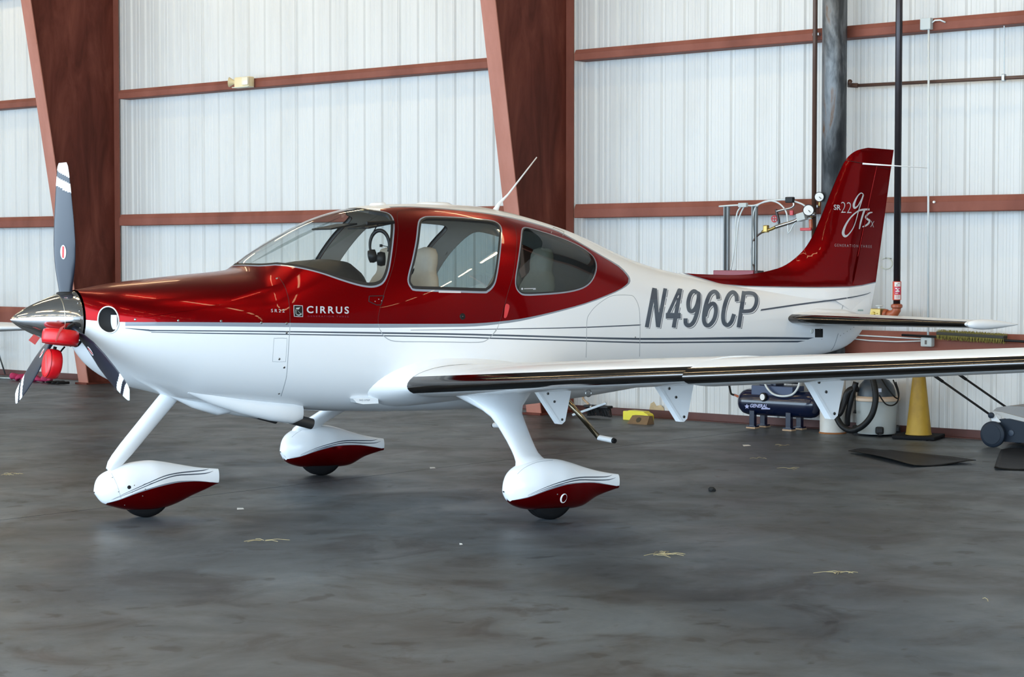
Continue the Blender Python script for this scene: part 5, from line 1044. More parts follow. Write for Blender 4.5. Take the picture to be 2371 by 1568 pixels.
MB().tube([L(5.49, 0.225, 0.965), L(4.6, 0.215, 0.985)], 0.007, 8).build('upper_cable', M_CONDUIT, o, True)
MB().lathe([(0.012, 0), (0.012, 0.02)], L(5.60, 0.21, 2.30), (0, -1, 0), 10).build('clip_button', M_TAGW, o)
# wire loop seen behind the rudder
o, L = TW('wire_loop', 'pale wire loop hanging on the wall behind the rudder', 'wire', 5.06, 0.12, 1.60)
q_ = np.linspace(-2.6, 2.2, 20); MB().tube([L(5.02+0.07*math.cos(q), 0.12, 1.70+0.055*math.sin(q)) for q in q_], 0.006, 8).build('loop', mat('pale_wire', (0.50, 0.51, 0.42), 0.5), o, True); MB().tube([L(5.02, 0.02, 1.75), L(5.02, 0.13, 1.755)], 0.006, 8).build('hook', M_GALV, o, True)
# ---- sprinkler control rack above the tail cone
o, L = TW('control_cabinet', 'flat dark red cabinet with two strut posts seen above the tail cone', 'cabinet', 3.44, 0.38, 1.0)
MB().box(L(3.41, 0.38, 1.32), (0.50, 0.14, 0.615), bev=0.006).build('cabinet_body', mat('raspberry_cabinet', (0.25, 0.035, 0.055), 0.4), o); MB().box(L(3.684, 0.38, 1.32), (0.04, 0.12, 0.61), bev=0.004).build('cabinet_side', mat('dark_cabinet_side', (0.04, 0.012, 0.014), 0.5), o)
for u in (3.292, 3.640):
    mat('dull_strut_steel', (0.20, 0.22, 0.23), 0.55, metal=0.3, var=0.15); s_ = MB().box(L(u-0.024, 0.40, 1.955), (0.014, 0.03, 0.67)).box(L(u+0.024, 0.40, 1.955), (0.014, 0.03, 0.67)).box(L(u, 0.385, 1.955), (0.05, 0.006, 0.67)).build('strut_post', MATS['dull_strut_steel'], o)
MB().box(L(3.62, 0.39, 1.0), (0.05, 0.05, 0.04)).build('foot_bracket', M_GALV, o)
WCB = mat('white_cable', (0.60, 0.64, 0.64), 0.45)
def W4(px, py, n=0.40): a = onW(px, py, n); return L(a[0], n, a[2])
def cable(pts, r, m, nm, n=0.40, par=None):
    q = smooth_poly([W4(p[0], p[1], n if len(p) < 3 else p[2]) for p in pts], 5, False); return MB().tube(q, r, 8).build(nm, m, par or o, True)
cable([(1665, 478), (1690, 476), (1715, 475), (1745, 476), (1770, 468), (1800, 463), (1830, 464), (1858, 473), (1868, 482)], 0.009, WCB, 'cable')
cable([(1722, 473), (1708, 490), (1703, 520), (1702, 560), (1697, 600), (1692, 626)], 0.008, WCB, 'cable'); cable([(1726, 473), (1713, 500), (1707, 540), (1704, 590), (1703, 626)], 0.008, WCB, 'cable')
cable([(1744, 626), (1745, 560), (1743, 510), (1749, 482), (1765, 469), (1785, 465), (1805, 472), (1820, 490), (1824, 515), (1825, 540)], 0.009, WCB, 'cable'); cable([(1850, 508), (1838, 520), (1830, 535), (1824, 541)], 0.007, WCB, 'cable')
MB().box(W4(1720.5, 475, 0.42), (0.10, 0.04, 0.045), bev=0.005).build('cable_box', M_GREYBOX, o)
M_BRNT = mat('brown_tubing', (0.06, 0.035, 0.025), 0.5)
o, L = TW('valve_assembly', 'brass and steel valve assembly with two dial gauges left of the fin', 'valve', 4.0, 0.40, 1.62)
cable([(1747, 627), (1742, 600), (1741, 575), (1746, 555), (1755, 545), (1765, 538)], 0.010, M_BRNT, 'copper_tube'); cable([(1765, 537), (1785, 531), (1798, 525)], 0.016, M_BRASS, 'brass_pipe')
MB().box(W4(1774, 530), (0.05, 0.05, 0.075), bev=0.01).build('brass_tee', M_BRASS, o)
cable([(1796, 526), (1815, 520), (1838, 513), (1852, 506), (1872, 500), (1888, 496)], 0.019, M_STEEL, 'valve_pipe')
cable([(1804, 518), (1802, 505), (1799, 495), (1797, 485)], 0.014, M_BLKPIPE, 'valve_stem'); cable([(1797, 490), (1812, 486), (1830, 482), (1838, 476), (1836, 464)], 0.012, M_STEEL, 'branch')
hw = np.array(W4(1793, 507)); MB().tube([hw+np.array([0.032*math.cos(q), 0, 0.032*math.sin(q)]) for q in np.linspace(0, 2*math.pi, 21)[:-1]], 0.006, 8, closed=True).tube([hw+np.array([-0.03, 0, 0]), hw+np.array([0.045, 0, 0.0])], 0.005, 6).tube([hw+np.array([0, 0, -0.03]), hw+np.array([0, 0, 0.03])], 0.005, 6).build('hand_wheel', M_VALVERED, o, True)
MB().box(W4(1857, 502, 0.42), (0.10, 0.07, 0.08), bev=0.008, ry=-0.25).build('switch_box', M_GREYBOX, o); MB().box(W4(1829, 463, 0.42), (0.09, 0.05, 0.06), bev=0.01).build('solenoid', M_BLACK, o)
MB().box(W4(1833, 493, 0.40), (0.04, 0.02, 0.05), bev=0.004).build('red_tag', M_VALVERED, o); MB().box(W4(1866, 531, 0.42), (0.13, 0.025, 0.03), bev=0.008).build('red_handle', M_VALVERED, o)
cable([(1877, 508), (1878, 530)], 0.02, M_COPPER, 'drain_pipe')
for (px, py, r) in ((1872, 487, 0.058), (1897, 456, 0.050)):
    cc = W4(px, py, 0.52); d = np.array([0.45, -0.9, 0]); g_ = MB().lathe([(r, -0.03), (r, 0.0), (r*0.98, 0.006)], cc, d, 28).build('gauge_case', M_BLACK, o, auto=40); MB().lathe([(r*0.86, 0.0), (r*0.86, 0.008)], cc, d, 28).build('dial', M_TAGW, g_); 
    nn_ = d/np.linalg.norm(d); cc = np.array(cc); MB().tube([cc+nn_*0.011, cc+nn_*0.011+np.array([0.02, 0, -0.02])], 0.003, 6).build('needle', M_BLACK, g_)
cable([(1872, 499), (1880, 503)], 0.012, M_BRASS, 'gauge_stem'); cable([(1898, 467), (1897, 478)], 0.010, M_BRASS, 'gauge_stem')
# ---- push broom lying on the low girt
o, L = TW('push_broom', 'push broom with yellow bristles resting on the low girt', 'broom', 5.9, 0.26, 0.96)
mb = MB(); rnd = random.Random(3)
for k in range(110):
    uu = 5.69+0.70*k/109; zz = 1.045-0.022*(uu-5.69)/0.7
    for j in range(4):
        h = 0.036+0.03*rnd.random(); a0 = L(uu, 0.235+0.025*j, zz-0.018); mb.tube([a0, (a0[0]+rnd.uniform(-0.008, 0.008), a0[1]-0.004*(j-1.5), a0[2]-h)], [0.0035, 0.002], 4)
        a0 = L(uu, 0.235+0.025*j, zz-0.012); mb.tube([a0, (a0[0]+rnd.uniform(-0.008, 0.008), a0[1]-0.006*(j-1.5), a0[2]+0.034*rnd.uniform(0.5, 1))], [0.0035, 0.002], 4)
b_ = mb.build('bristles', mat('olive_yellow_bristle', (0.20, 0.17, 0.035), 0.8, var=0.5, scale=30), o); b_['kind'] = 'stuff'
MB().box(L(6.04, 0.275, 1.018), (0.71, 0.085, 0.032), bev=0.008, ry=0.031).build('broom_head', mat('dark_broom_block', (0.03, 0.028, 0.02), 0.7), o)
MB().tube([L(5.30, 0.29, 1.0), L(6.05, 0.29, 0.985), L(7.0, 0.29, 0.962)], 0.012, 10).build('handle', M_BLACK, o, True)
# ---- stepladder by the left wall
o, L = TW('stepladder', 'aluminium stepladder with black treads standing by the left wall', 'ladder', -9.85, 0.55, 0.0)
M_ALU = mat('brushed_aluminium', (0.42, 0.47, 0.48), 0.35, metal=0.9, var=0.1)
def lW(px, py, n): a = onW(px, py, n); return L(a[0], n, a[2])
f_l, f_r = (-10.02, 0.62), (-9.50, 0.62); t_z = 1.25
for u0, u1 in ((-10.42, -10.20), (-9.86, -9.98)):
    MB().tube([L(u0+0.0, 0.62, 0.02), L(u1, 0.42, 0.98)], 0.016, 8).build('front_rail', M_ALU, o, True); MB().box(L(u0, 0.62, 0.012), (0.05, 0.05, 0.024)).build('foot', M_BLACK, o)
    MB().tube([L(u0+(0.06 if u0 < -10 else -0.02), 0.12, 0.02), L(u1, 0.38, 0.97)], 0.012, 8).build('rear_rail', M_ALU, o, True)
for z, u0, u1, n in ((0.26, -10.36, -9.90, 0.57), (0.50, -10.31, -9.93, 0.52), (0.74, -10.26, -9.95, 0.47)): MB().box(L((u0+u1)/2, n, z), (u1-u0, 0.16, 0.028), bev=0.008).build('tread', M_BLACK, o)
MB().box(L(-10.09, 0.42, 0.985), (0.26, 0.18, 0.03), bev=0.01).build('platform', M_BLACK, o)
MB().tube([L(-9.98, 0.42, 0.97), L(-9.99, 0.40, 1.12), L(-10.02, 0.40, 1.21), L(-10.06, 0.40, 1.24), L(-10.12, 0.40, 1.24), L(-10.16, 0.40, 1.21), L(-10.19, 0.40, 1.12), L(-10.20, 0.42, 0.97)], 0.014, 10).build('hand_loop', M_ALU, o, True)
# ---- pink-red strap bundle and black cord on the floor
o, L = TW('tow_strap', 'faded red strap bundle lying on the floor beside the ladder', 'strap', -8.3, 0.72)
rnd = random.Random(5)
MB().tube(smooth_poly([L(-8.85+0.05*k, 0.72+0.05*math.sin(k*2.1), 0.05+0.022*math.sin(k*1.7)) for k in range(20)], 3, False), 0.045, 8, sy=0.6).build('strap', mat('faded_crimson_webbing', (0.40, 0.02, 0.09), 0.8, var=0.25, scale=14), o, True)
MB().tube([L(-9.6, 0.66, 0.03), L(-9.2, 0.7, 0.02), L(-8.8, 0.71, 0.03)], 0.012, 8).build('strap_rope', M_ALU, o, True)
o, L = TW('black_cord', 'black cord on the floor beside the foot of the left column', 'cord', -7.6, 0.82)
MB().tube(smooth_poly([L(-7.80+0.025*k, 0.82+0.08*math.sin(k*1.3), 0.02+0.01*abs(math.sin(k))) for k in range(14)], 3, False), 0.018, 8).build('coil', M_CORD, o, True)
# white bottle by the column
u, n = flW(272, 893); o, L = TW('spray_bottle', 'small white bottle with blue label beside the left column', 'bottle', u, n)
MB().lathe([(0.001, 0), (0.038, 0.002), (0.040, 0.01), (0.040, 0.13), (0.030, 0.155), (0.014, 0.165), (0.014, 0.185), (0.001, 0.186)], (0, 0, 0), (0, 0, 1), 18).build('bottle_body', mat('white_bottle_plastic', (0.75, 0.76, 0.80), 0.4), o, auto=40); MB().lathe([(0.0408, 0.03), (0.0408, 0.09)], (0, 0, 0), (0, 0, 1), 18).build('label_band', mat('blue_label', (0.12, 0.14, 0.40), 0.5), o, auto=40)
# ---- broom with wooden handle near the right column
o, L = TW('floor_broom', 'black broom with wooden handle leaning near the right column foot', 'broom', 1.62, 0.55)
MB().box(L(1.60, 0.56, 0.10), (0.40, 0.05, 0.03), bev=0.006, rz=0.5, ry=-0.35).build('metal_bar', M_GALV, o); mb = MB()
for k in range(60):
    for j in range(3):
        a0 = np.array(L(1.50+0.30*k/59, 0.44+0.03*j, 0.12-0.03*abs(k/59-0.5))); mb.tube([a0, a0+np.array([rnd.uniform(-0.02, 0.04), -0.02+0.02*j, -0.09])], [0.004, 0.003], 4)
b_ = mb.build('bristles', M_BLACK, o); b_['kind'] = 'stuff'
MB().box(L(1.65, 0.47, 0.125), (0.34, 0.10, 0.03), bev=0.01).build('broom_head', M_BLACK, o)
ha = onW(1345, 925, 0.30); MB().tube([L(1.60, 0.52, 0.12), L(ha[0], 0.26, ha[2]), L(ha[0]-0.17, 0.1, ha[2]+0.42)], 0.014, 10).build('wooden_handle', mat('pale_wood', (0.42, 0.30, 0.20), 0.6, var=0.2), o, True); 
hb = np.array(L(1.60, 0.52, 0.12)); MB().tube([hb, hb+(np.array(L(ha[0], 0.26, ha[2]))-hb)*0.25], 0.017, 10).build('ferrule', M_GALV, o, True)
# ---- yellow chock and wooden block
u, n = flW(1478, 973); o, L = TW('wheel_chock', 'yellow plastic wheel chock on the floor by the wall', 'chock', u, n)
wu = 0.17
MB().prism([(-0.17, 0), (0.17, 0), (0.17, 0.06), (0.155, 0.075), (0.125, 0.085), (0.105, 0.10), (-0.09, 0.105), (-0.115, 0.092), (-0.165, 0.095), (-0.17, 0.085)], lambda p, k: (p[0], 0.05 if k else -0.05, p[1])).build('chock_body', mat('yellow_plastic', (0.72, 0.62, 0.004), 0.4), o)
u, n = flW(1472, 981); o, L = TW('wood_block', 'brown wooden wedge block in front of the yellow chock', 'wood block', u+0.06, n)
MB().add([(-0.13, -0.06, 0), (0.13, -0.06, 0), (0.13, 0.07, 0), (-0.13, 0.07, 0), (-0.105, 0.0, 0.085), (0.12, 0.0, 0.085), (0.12, 0.06, 0.085), (-0.105, 0.06, 0.085)], [(0, 1, 2, 3), (4, 5, 6, 7), (0, 1, 5, 4), (1, 2, 6, 5), (2, 3, 7, 6), (3, 0, 4, 7)]).build('wedge', mat('weathered_brown_wood', (0.16, 0.10, 0.05), 0.8, var=0.3, scale=14), o); MB().lathe([(0.03, 0), (0.03, 0.002)], (0.0, -0.031, 0.045), (0, -0.82, 0.57), 14).build('knot', mat('dark_knot', (0.05, 0.04, 0.025), 0.9), o)
# ---- air compressor
u0 = onW(1713, 940, 0.36)[0]; u1 = onW(1902, 945, 0.36)[0]; uc = (u0+u1)/2; Lt = u1-u0
o, L = TW('air_compressor', 'dark blue air compressor with horizontal tank under the wing', 'compressor', uc, 0.36)
M_NAVY = mat('navy_gloss_paint', (0.003, 0.008, 0.030), 0.22, coat=0.4, var=0.1); M_NAVY2 = mat('slate_blue_paint', (0.035, 0.055, 0.12), 0.45); tr = 0.136; tz = 0.267
hl = Lt/2; prof = [(0.002, 0), (0.05, 0.010), (0.095, 0.036), (0.125, 0.075), (tr, 0.125), (tr, Lt-0.125), (0.125, Lt-0.075), (0.095, Lt-0.036), (0.05, Lt-0.010), (0.002, Lt)]
tank = MB().lathe(prof, L(u0, 0.36, tz), (1, 0, 0), 36).build('tank', M_NAVY, o, True)
MB().box(L(uc-0.03, 0.36, tz+0.13), (0.50, 0.22, 0.10), bev=0.008).build('motor_bed', M_NAVY2, o)
MB().box(L(uc-0.10, 0.36, tz+0.215), (0.20, 0.16, 0.08), bev=0.01).build('pump_base', M_NAVY, o); MB().tube([L(uc-0.20, 0.36, tz+0.29), L(uc+0.22, 0.36, tz+0.29)], 0.085, 20).build('motor', M_BLACK, o, auto=40); MB().box(L(uc-0.02, 0.46, tz+0.31), (0.12, 0.06, 0.06), bev=0.01).build('switch_box', M_GALV, o)
MB().lathe([(0.045, -0.01), (0.045, 0.012), (0.04, 0.016)], L(uc-0.115, 0.49, tz+0.065), (-0.2, -1, 0), 22).build('gauge_case', M_BLACK, o, auto=40); MB().lathe([(0.033, 0), (0.033, 0.003)], L(uc-0.118, 0.507, tz+0.065), (-0.2, -1, 0), 22).build('gauge_dial', M_TAGW, o)
for du, dn in ((-0.27, 0.09), (0.17, 0.09), (-0.27, -0.11), (0.17, -0.11)):
    MB().box(L(uc+du, 0.36+dn, 0.10), (0.06, 0.05, 0.17), bev=0.004).box(L(uc+du, 0.36+dn, 0.022), (0.10, 0.08, 0.014)).build('tank_foot', M_NAVY, o); MB().box(L(uc+du, 0.36+dn, 0.0075), (0.11, 0.09, 0.015)).build('wood_pad', mat('tan_wood_pad', (0.42, 0.28, 0.17), 0.7), o)
MB().tube(smooth_poly([L(uc-0.10, 0.48, tz+0.32), L(uc-0.09, 0.50, tz+0.20), L(uc, 0.51, tz+0.11), L(uc+0.12, 0.51, tz+0.085), L(uc+0.24, 0.50, tz+0.11), L(uc+0.30, 0.48, tz+0.20), L(uc+0.28, 0.44, tz+0.30)], 4, False), 0.011, 10).build('white_hose', WCB, o, True)
MB().tube(smooth_poly([L(u0-0.28, 0.12, 0.62), L(u0-0.285, 0.15, 0.46), L(u0-0.23, 0.2, 0.36), L(u0-0.18, 0.25, 0.325), L(u0-0.10, 0.3, 0.32)], 4, False), 0.011, 8).tube([L(u0-0.10, 0.3, 0.32), L(u0+0.01, 0.36, 0.30)], 0.013, 8, m=1).build('supply_hose', [M_CORD, M_COPPER], o, True)
MB().lathe([(0.02, 0), (0.02, 0.03)], L(u1-0.005, 0.36, tz), (1, 0, 0), 12).build('drain_plug', M_STEEL, o)
# maker's lettering and star badge on the tank
def tanksurf(px, py, lift):
    d = ray(px, py); a = np.array(fromW(u0, 0.36, tz)); ax_ = WU; t = ((WO+WN*0.36-CAM)@WN)/(d@WN); 
    p = CAM+d*t; v = p-a; al = v@ax_; z = p[2]-tz; z = max(-tr, min(tr, z)); n_ = math.sqrt(max(tr*tr-z*z, 0))
    for _ in range(3):
        t = ((WO+WN*(0.36+n_)-CAM)@WN)/(d@WN); p = CAM+d*t; z = max(-tr*0.98, min(tr*0.98, p[2]-tz)); n_ = math.sqrt(max(tr*tr-z*z, 0))+lift
    q = p-np.array(fromW(uc, 0.36, 0)); return (q@WU, -(q@WN), p[2])
lettering('tank_lettering', 'GENERAL', [(1735.5, 943.5), (1777, 945), (1738, 935.3), (1778, 936.3)], tanksurf, mat('pale_blue_print', (0.50, 0.52, 0.75), 0.4), tank, 0.03, 1.0, 0.003)
patch('lettering_bar', [[(1763, 944.5), (1783, 945), (1783, 948.4), (1762.5, 948)]], tanksurf, MATS['pale_blue_print'], tank, 0.002)
st_ = [(1729.5+(6.2 if k % 2 == 0 else 3.0)*math.cos(-math.pi/2+k*math.pi/5)*0.95, 941.5+(6.2 if k % 2 == 0 else 3.0)*math.sin(-math.pi/2+k*math.pi/5)) for k in range(10)]
patch('star_badge', [st_], tanksurf, MATS['pale_blue_print'], tank, 0.003)
# ---- shop vacuum
u, n = 5.0, 0.33; uc = onW(2029, 960, 0.33)[0]; o, L = TW('shop_vacuum', 'grey tub shop vacuum with thick black hose next to the cone', 'vacuum', uc, 0.33)
MB().lathe([(0.001, 0.02), (0.19, 0.022), (0.195, 0.03), (0.20, 0.20), (0.212, 0.355), (0.214, 0.36), (0.001, 0.361)], (0, 0, 0), (0, 0, 1), 36).build('tub', mat('grey_tub_plastic', (0.36, 0.38, 0.37), 0.5, var=0.05), o, auto=40)
MB().lathe([(0.225, 0.345), (0.232, 0.352), (0.232, 0.375), (0.21, 0.39), (0.18, 0.395)], (0, 0, 0), (0, 0, 1), 36).build('lid_rim', mat('peach_plastic', (0.52, 0.40, 0.30), 0.5), o, auto=40)
MB().lathe([(0.19, 0.385), (0.185, 0.44), (0.165, 0.50), (0.12, 0.55), (0.05, 0.575), (0.001, 0.58)], (0, 0, 0), (0, 0, 1), 30).build('motor_head', mat('charcoal_blue_plastic', (0.03, 0.042, 0.055), 0.4), o, auto=50)
MB().box((0.10, -0.165, 0.46), (0.09, 0.02, 0.035), rz=0.5).build('badge', mat('silver_badge', (0.4, 0.42, 0.5), 0.4), o); MB().tube([(-0.16, -0.13, 0.47), (-0.155, -0.14, 0.42), (-0.15, -0.14, 0.39)], 0.018, 10).build('latch', MATS['peach_plastic'], o, True)
for a in (0.6, 2.3, 3.9, 5.4): MB().box((0.185*math.cos(a), 0.185*math.sin(a), 0.065), (0.10, 0.08, 0.075), bev=0.02, rz=a).lathe([(0.028, -0.015), (0.028, 0.015)], (0.21*math.cos(a), 0.21*math.sin(a), 0.029), (math.sin(a), -math.cos(a), 0), 14).build('caster', M_BLACK, o)
hq = [(1990, 893), (1975, 893), (1963, 900), (1958, 915), (1961, 940), (1960, 970)]
def HV(px, py, nn): a = onW(px, py, nn); return L(a[0], nn, a[2])
MB().tube(smooth_poly([HV(1985, 900, 0.47), HV(1972, 902, 0.52), HV(1962, 910, 0.55), HV(1955, 930, 0.56), HV(1945, 955, 0.60), HV(1936, 962, 0.62)], 4, False), 0.034, 12).build('hose_cuff', M_BLACK, o, True)
MB().tube(smooth_poly([HV(1985, 872, 0.50), HV(2002, 862, 0.56), HV(2018, 872, 0.60), HV(2026, 900, 0.64), HV(2027, 930, 0.66), HV(2018, 962, 0.68), HV(1998, 986, 0.70), HV(1972, 997, 0.70), HV(1950, 987, 0.69), HV(1937, 966, 0.68), HV(1930, 945, 0.66), HV(1932, 920, 0.62)], 5, False), 0.030, 14).build('hose', mat('black_ribbed_hose', (0.006, 0.007, 0.008), 0.5, bump=0.3, scale=60, spec=0.25), o, True)
MB().tube(smooth_poly([HV(1982, 885, 0.50), HV(1972, 920, 0.52), HV(1963, 960, 0.52), HV(1962, 985, 0.5)], 4, False), 0.028, 12).build('wand', M_BLACK, o, True)
MB().tube(smooth_poly([HV(2040, 875, 0.50), HV(2052, 895, 0.56), HV(2070, 918, 0.56), HV(2080, 922, 0.45), HV(2078, 905, 0.42), HV(2068, 880, 0.40)], 4, False), 0.007, 8).build('cord_loop', M_CORD, o, True)
MB().tube(smooth_poly([HV(2036, 915, 0.57), HV(2050, 935, 0.58), HV(2066, 939, 0.56), HV(2078, 930, 0.48), HV(2081, 910, 0.44), HV(2074, 885, 0.42)], 4, False), 0.007, 8).build('cord_loop', M_CORD, o, True)
MB().tube([HV(1980, 905, 0.56), HV(1980, 948, 0.56), HV(1979.8, 950, 0.56), HV(1979, 957, 0.56)], [0.006, 0.006, 0.010, 0.017], 8).build('power_plug', M_CORD, o, True)
# ---- traffic cone
u, n = 5.53, 0.36; o, L = TW('traffic_cone', 'dirty yellow traffic cone with black base by the wall', 'cone', u, n)
M_CONE = ramp_mat('dirty_yellow_rubber', [(0.3, (0.20, 0.115, 0.010)), (0.5, (0.34, 0.205, 0.016)), (0.75, (0.42, 0.27, 0.03))], 4.0, 0.6, stretch=(1, 1, 0.6))
MB().lathe([(0.132, 0.03), (0.122, 0.06), (0.057, 0.65), (0.046, 0.74), (0.04, 0.75), (0.001, 0.752)], (0, 0, 0), (0, 0, 1), 32).build('cone_body', M_CONE, o, auto=40)
MB().box((0, 0, 0.022), (0.42, 0.42, 0.036), bev=0.012, rz=0.25).build('cone_base', M_RUBBER, o)
for dx, dy in ((-0.16, -0.16), (0.16, -0.16), (0.16, 0.16), (-0.16, 0.16)): MB().box((dx, dy, 0.003), (0.05, 0.05, 0.006)).build('base_pad', M_RUBBER, o)
# ---- lawn mower
uc = 6.90; nc = 0.55; o, L = TW('lawn_mower', 'dark blue and grey push lawn mower at the right edge by the wall', 'mower', uc, nc)
def MV(px, py, nn): a = onW(px, py, nn); return L(a[0], nn, a[2])
M_MOW = mat('dark_blue_grey_plastic', (0.011, 0.018, 0.030), 0.5, spec=0.25); M_MOWG = mat('grey_mower_shell', (0.20, 0.195, 0.19), 0.45); M_MOWL = mat('light_mower_trim', (0.42, 0.42, 0.41), 0.45)
wc = MV(2299, 1003, 0.72)
for nn, k in ((0.72, 1), (0.20, 1)):
    c_ = (wc[0]+0.0, -(nn-nc), 0.122); w_ = MB().lathe([(0.05, -0.025), (0.105, -0.025), (0.120, -0.015), (0.122, 0.0), (0.120, 0.015), (0.105, 0.025), (0.05, 0.025)], c_, (0, -1, 0), 36).build('rear_wheel', M_MOW, o, auto=40); MB().lathe([(0.09, 0.026), (0.09, 0.03), (0.02, 0.032)], c_, (0, -1, 0), 30).build('hubcap', M_MOW, w_, auto=30)
for nn in (0.72, 0.20): MB().lathe([(0.03, -0.02), (0.075, -0.02), (0.085, 0.0), (0.075, 0.02), (0.03, 0.02)], (wc[0]+0.56, -(nn-nc), 0.085), (0, -1, 0), 28).build('front_wheel', M_MOW, o, auto=40)
x0 = wc[0]-0.05
dk = [(0.10, 0.055), (0.68, 0.055), (0.72, 0.12), (0.70, 0.20), (0.40, 0.235), (0.18, 0.27), (0.08, 0.26), (0.07, 0.15)]
MB().prism([(x0+p[0], p[1]) for p in dk], lambda p, k: (p[0], -(0.67-nc) if k else -(0.25-nc), p[1])).build('deck', M_MOW, o)
sh = [(0.0, 0.335), (0.04, 0.365), (0.15, 0.385), (0.30, 0.385), (0.45, 0.365), (0.58, 0.32), (0.64, 0.25), (0.60, 0.215), (0.42, 0.235), (0.20, 0.28), (0.05, 0.325)]
MB().prism([(x0+p[0], p[1]) for p in sh], lambda p, k: (p[0], -(0.62-nc) if k else -(0.30-nc), p[1])).build('hood', M_MOWG, o)
tr_ = [(0.0, 0.330), (0.10, 0.325), (0.28, 0.290), (0.44, 0.255), (0.42, 0.20), (0.38, 0.185), (0.22, 0.235), (0.06, 0.30)]
MB().prism([(x0+p[0], p[1]) for p in tr_], lambda p, k: (p[0], -(0.64-nc) if k else -(0.62-nc), p[1])).build('side_trim', M_MOWL, o)
MB().lathe([(0.028, 0), (0.028, 0.006), (0.022, 0.008)], (x0+0.21, -(0.672-nc), 0.14), (0, -1, 0), 18).build('height_dial', mat('dial_blue', (0.03, 0.045, 0.07), 0.5), o, auto=40)
for nn in (0.70, 0.24):
    a0 = np.array((wc[0]-0.04, -(nn-nc), 0.30)); b0 = a0+np.array([-0.68, 0.0, 0.40]); q0 = a0+(b0-a0)*0.72
    MB().tube([a0, q0], 0.011, 10).tube([q0, b0], 0.015, 10).build('handle_bar', M_CORD, o, True); MB().lathe([(0.02, -0.015), (0.028, -0.01), (0.028, 0.01), (0.02, 0.015)], a0+np.array([0.01, 0, -0.005]), (0, -1, 0), 16).build('handle_knob', M_MOW, o, auto=40)
    MB().prism([(wc[0]-0.06, 0.31), (wc[0]+0.0, 0.31), (wc[0]+0.06, 0.235), (wc[0]-0.02, 0.225)], lambda p, k: (p[0], -(nn-nc)+(0.022 if k else 0.014), p[1])).build('handle_bracket', mat('white_bracket', (0.62, 0.63, 0.63), 0.4), o)
MB().tube([np.array((wc[0]-0.72, -(0.70-nc), 0.70)), np.array((wc[0]-0.72, -(0.24-nc), 0.70))], 0.015, 10).build('handle_grip', M_CORD, o, True)
# ---- rubber mats
def rubber_mat(label, px, wave):
    P = [np.array(onZ(*p)) for p in px]; c_ = sum(P)/len(P); o = thing('rubber_mat', label, 'mat', (c_[0], c_[1], 0), 0, 'black mats on the floor'); N = 14; vs = []
    a, b, c2, d = P
    for i in range(N+1):
        for j in range(N+1):
            s_, t_ = i/N, j/N; p = (a*(1-s_)+b*s_)*(1-t_)+(d*(1-s_)+c2*s_)*t_; e = max(abs(s_-0.5), abs(t_-0.5))*2; vs.append((p[0]-c_[0], p[1]-c_[1], 0.006+wave*(0.5+0.5*math.sin(5*s_+3*t_))*e**3))
    fs = [(i*(N+1)+j, (i+1)*(N+1)+j, (i+1)*(N+1)+j+1, i*(N+1)+j+1) for i in range(N) for j in range(N)]; nv = len(vs); vs += [(v[0], v[1], v[2]-0.005) for v in vs]; fs2 = fs+[tuple(q+nv for q in f)[::-1] for f in fs]
    bd = [i*(N+1) for i in range(N+1)]+[N*(N+1)+j for j in range(1, N+1)]+[i*(N+1)+N for i in range(N-1, -1, -1)]+[j for j in range(N-1, 0, -1)]
    fs2 += [(bd[k], bd[(k+1) % len(bd)], bd[(k+1) % len(bd)]+nv, bd[k]+nv) for k in range(len(bd))]
    mb = MB(); mb.add(vs, fs2); mb.build('sheet', mat('glossy_black_rubber', (0.004, 0.004, 0.004), 0.45, var=0.3, scale=5, bump=0.2, spec=0.12), o, True); return o
rubber_mat('black rubber mat lying flat below the traffic cone', [(1964, 1049), (2062, 1043), (2260, 1075), (2112, 1083)], 0.03)
rubber_mat('dark floor mat cut by the right picture edge', [(2318, 1046), (2420, 1046), (2440, 1092), (2302, 1089)], 0.03)
# ---- neighbouring aircraft's wing, left edge
d0 = ray(0, 757); P0 = CAM+d0*(24.0/np.linalg.norm(d0)); NW = thing('aircraft_wing', 'white wing of another aircraft reaching in at the left edge', 'aircraft wing', (P0[0], P0[1], 0))
zb_ = P0[2]; vs = []; fs = []; Kn = 14
for k, (sft, ch, th) in enumerate(((0.65, 0.30, 0.05), (0.3, 0.65, 0.085), (0.0, 0.80, 0.11), (-1.5, 1.1, 0.16), (-3.5, 1.3, 0.20))):
    for j in range(Kn):
        q = 2*math.pi*j/Kn; p = CR*sft + CD*(ch/2*math.cos(q)); vs.append((p[0], p[1], zb_+th/2*math.sin(q)))
for i in range(4):
    for j in range(Kn): j2 = (j+1) % Kn; fs.append((i*Kn+j, i*Kn+j2, (i+1)*Kn+j2, (i+1)*Kn+j))
fs += [tuple(range(Kn)), tuple(4*Kn+j for j in range(Kn))]; mb = MB(); mb.add(vs, fs); mb.build('wing_skin', M_WHITE, NW, True)
lg = CR*(-2.2); MB().tube([(lg[0], lg[1], zb_), (lg[0], lg[1], 0.16)], 0.035, 12).build('gear_leg', M_WHITE, NW, True); MB().lathe([(0.08, -0.06), (0.15, -0.06), (0.165, -0.03), (0.165, 0.03), (0.15, 0.06), (0.08, 0.06)], (lg[0], lg[1], 0.165), tuple(CR), 28).build('wheel', M_RUBBER, NW, auto=40)
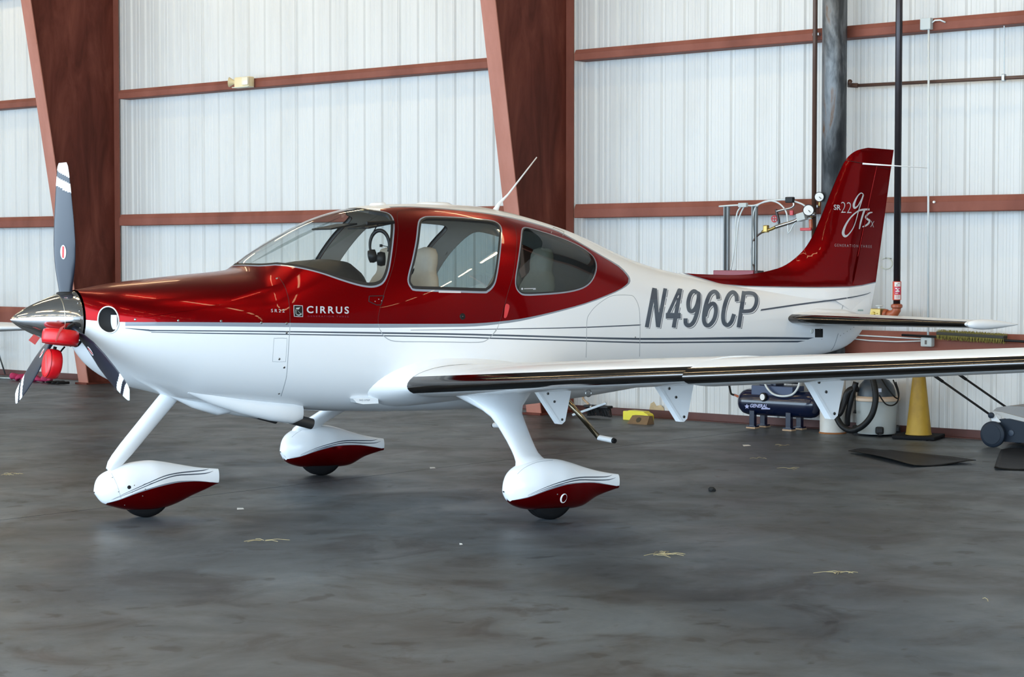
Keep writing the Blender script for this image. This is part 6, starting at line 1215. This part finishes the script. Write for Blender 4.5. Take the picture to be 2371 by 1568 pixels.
# ---- rust stain at the foot of one wall sheet
rs = [onW(p[0], p[1], 0.0015) for p in ((1503, 951), (1506, 935), (1514, 930), (1520, 940), (1530, 938), (1537, 946), (1538, 953), (1520, 953))]; cu_ = sum(p[0] for p in rs)/8
mesh('rust_stain', [(p[0], -0.0015, p[2]) for p in rs], [tuple(range(8))], mat('ochre_rust_stain', (0.50, 0.38, 0.22), 0.7, var=0.35, scale=12), wall, False)
# ---- litter on the floor
M_STRAW = mat('dry_straw', (0.42, 0.34, 0.18), 0.8, var=0.3, scale=20)
def straw(label, px, py, n, L_, spread, seed, lift=0.004):
    c_ = onZ(px, py); o = thing('straw_wisp', label, 'straw', c_, 0, 'straw wisps on the floor'); r_ = random.Random(seed); mb = MB()
    for k in range(n):
        a = r_.uniform(0, 6.28); p = np.array([r_.uniform(-spread, spread), r_.uniform(-spread, spread), lift]); q = p+np.array([math.cos(a), math.sin(a), 0])*L_*r_.uniform(0.4, 1); mid = (p+q)/2+np.array([0, 0, 0.006]); mb.tube([p, mid, q], 0.0016, 5)
    mb.build('stalks', M_STRAW, o)
for i, (lab, px, py, n, L_, sp_) in enumerate((('curved straw wisp on the floor between the nose wheel and camera', 608, 1254, 5, 0.16, 0.03), ('loose straw tuft right of the near main wheel', 1535, 1285, 14, 0.14, 0.05), ('crossed straw stalks on the open floor at right', 1943, 1328, 9, 0.13, 0.04), ('single pale straw near the lower right corner', 2286, 1390, 2, 0.05, 0.01), ('straw bits left of the nose wheel pant', 25, 1100, 9, 0.10, 0.06), ('straw bit on the floor midway between the stone and the compressor', 1755, 1062, 4, 0.09, 0.03), ('longest straw splinter on the floor left of the flat black mat', 1825, 1086, 4, 0.13, 0.03), ('pale straw lying closest in front of the compressor feet', 1815, 1032, 3, 0.14, 0.03))): straw(lab, px, py, n, L_, sp_, i)
c_ = onZ(1648, 1138); o = thing('stone', 'small black stone alone on the floor right of the main wheel', 'stone', c_)
bm = bmesh.new(); bmesh.ops.create_icosphere(bm, subdivisions=2, radius=0.03); r_ = random.Random(2)
for v in bm.verts: v.co *= r_.uniform(0.8, 1.15); v.co.z = max(v.co.z*0.75+0.012, 0.0)
from_bm('pebble', bm, mat('black_stone', (0.012, 0.012, 0.012), 0.8), o)
for lab, px, py, s_ in (('white paper scrap in front of the compressor', 1728, 1033, 0.05), ('white chip between nose wheel and right main wheel', 556, 1180, 0.03), ('pale chip on the floor joint under the cabin', 1001, 1085, 0.03), ('tiny white crumb on the open floor below the gear leg', 1067, 1262, 0.012)):
    c_ = onZ(px, py); o = thing('litter_scrap', lab, 'scrap', c_, 0, 'scraps on the floor'); MB().add([(-s_, -s_*0.4, 0.002), (s_*0.8, -s_*0.5, 0.002), (s_, s_*0.5, 0.008), (-s_*0.6, s_*0.4, 0.012)], [(0, 1, 2, 3)]).build('flake', M_TAGW, o)
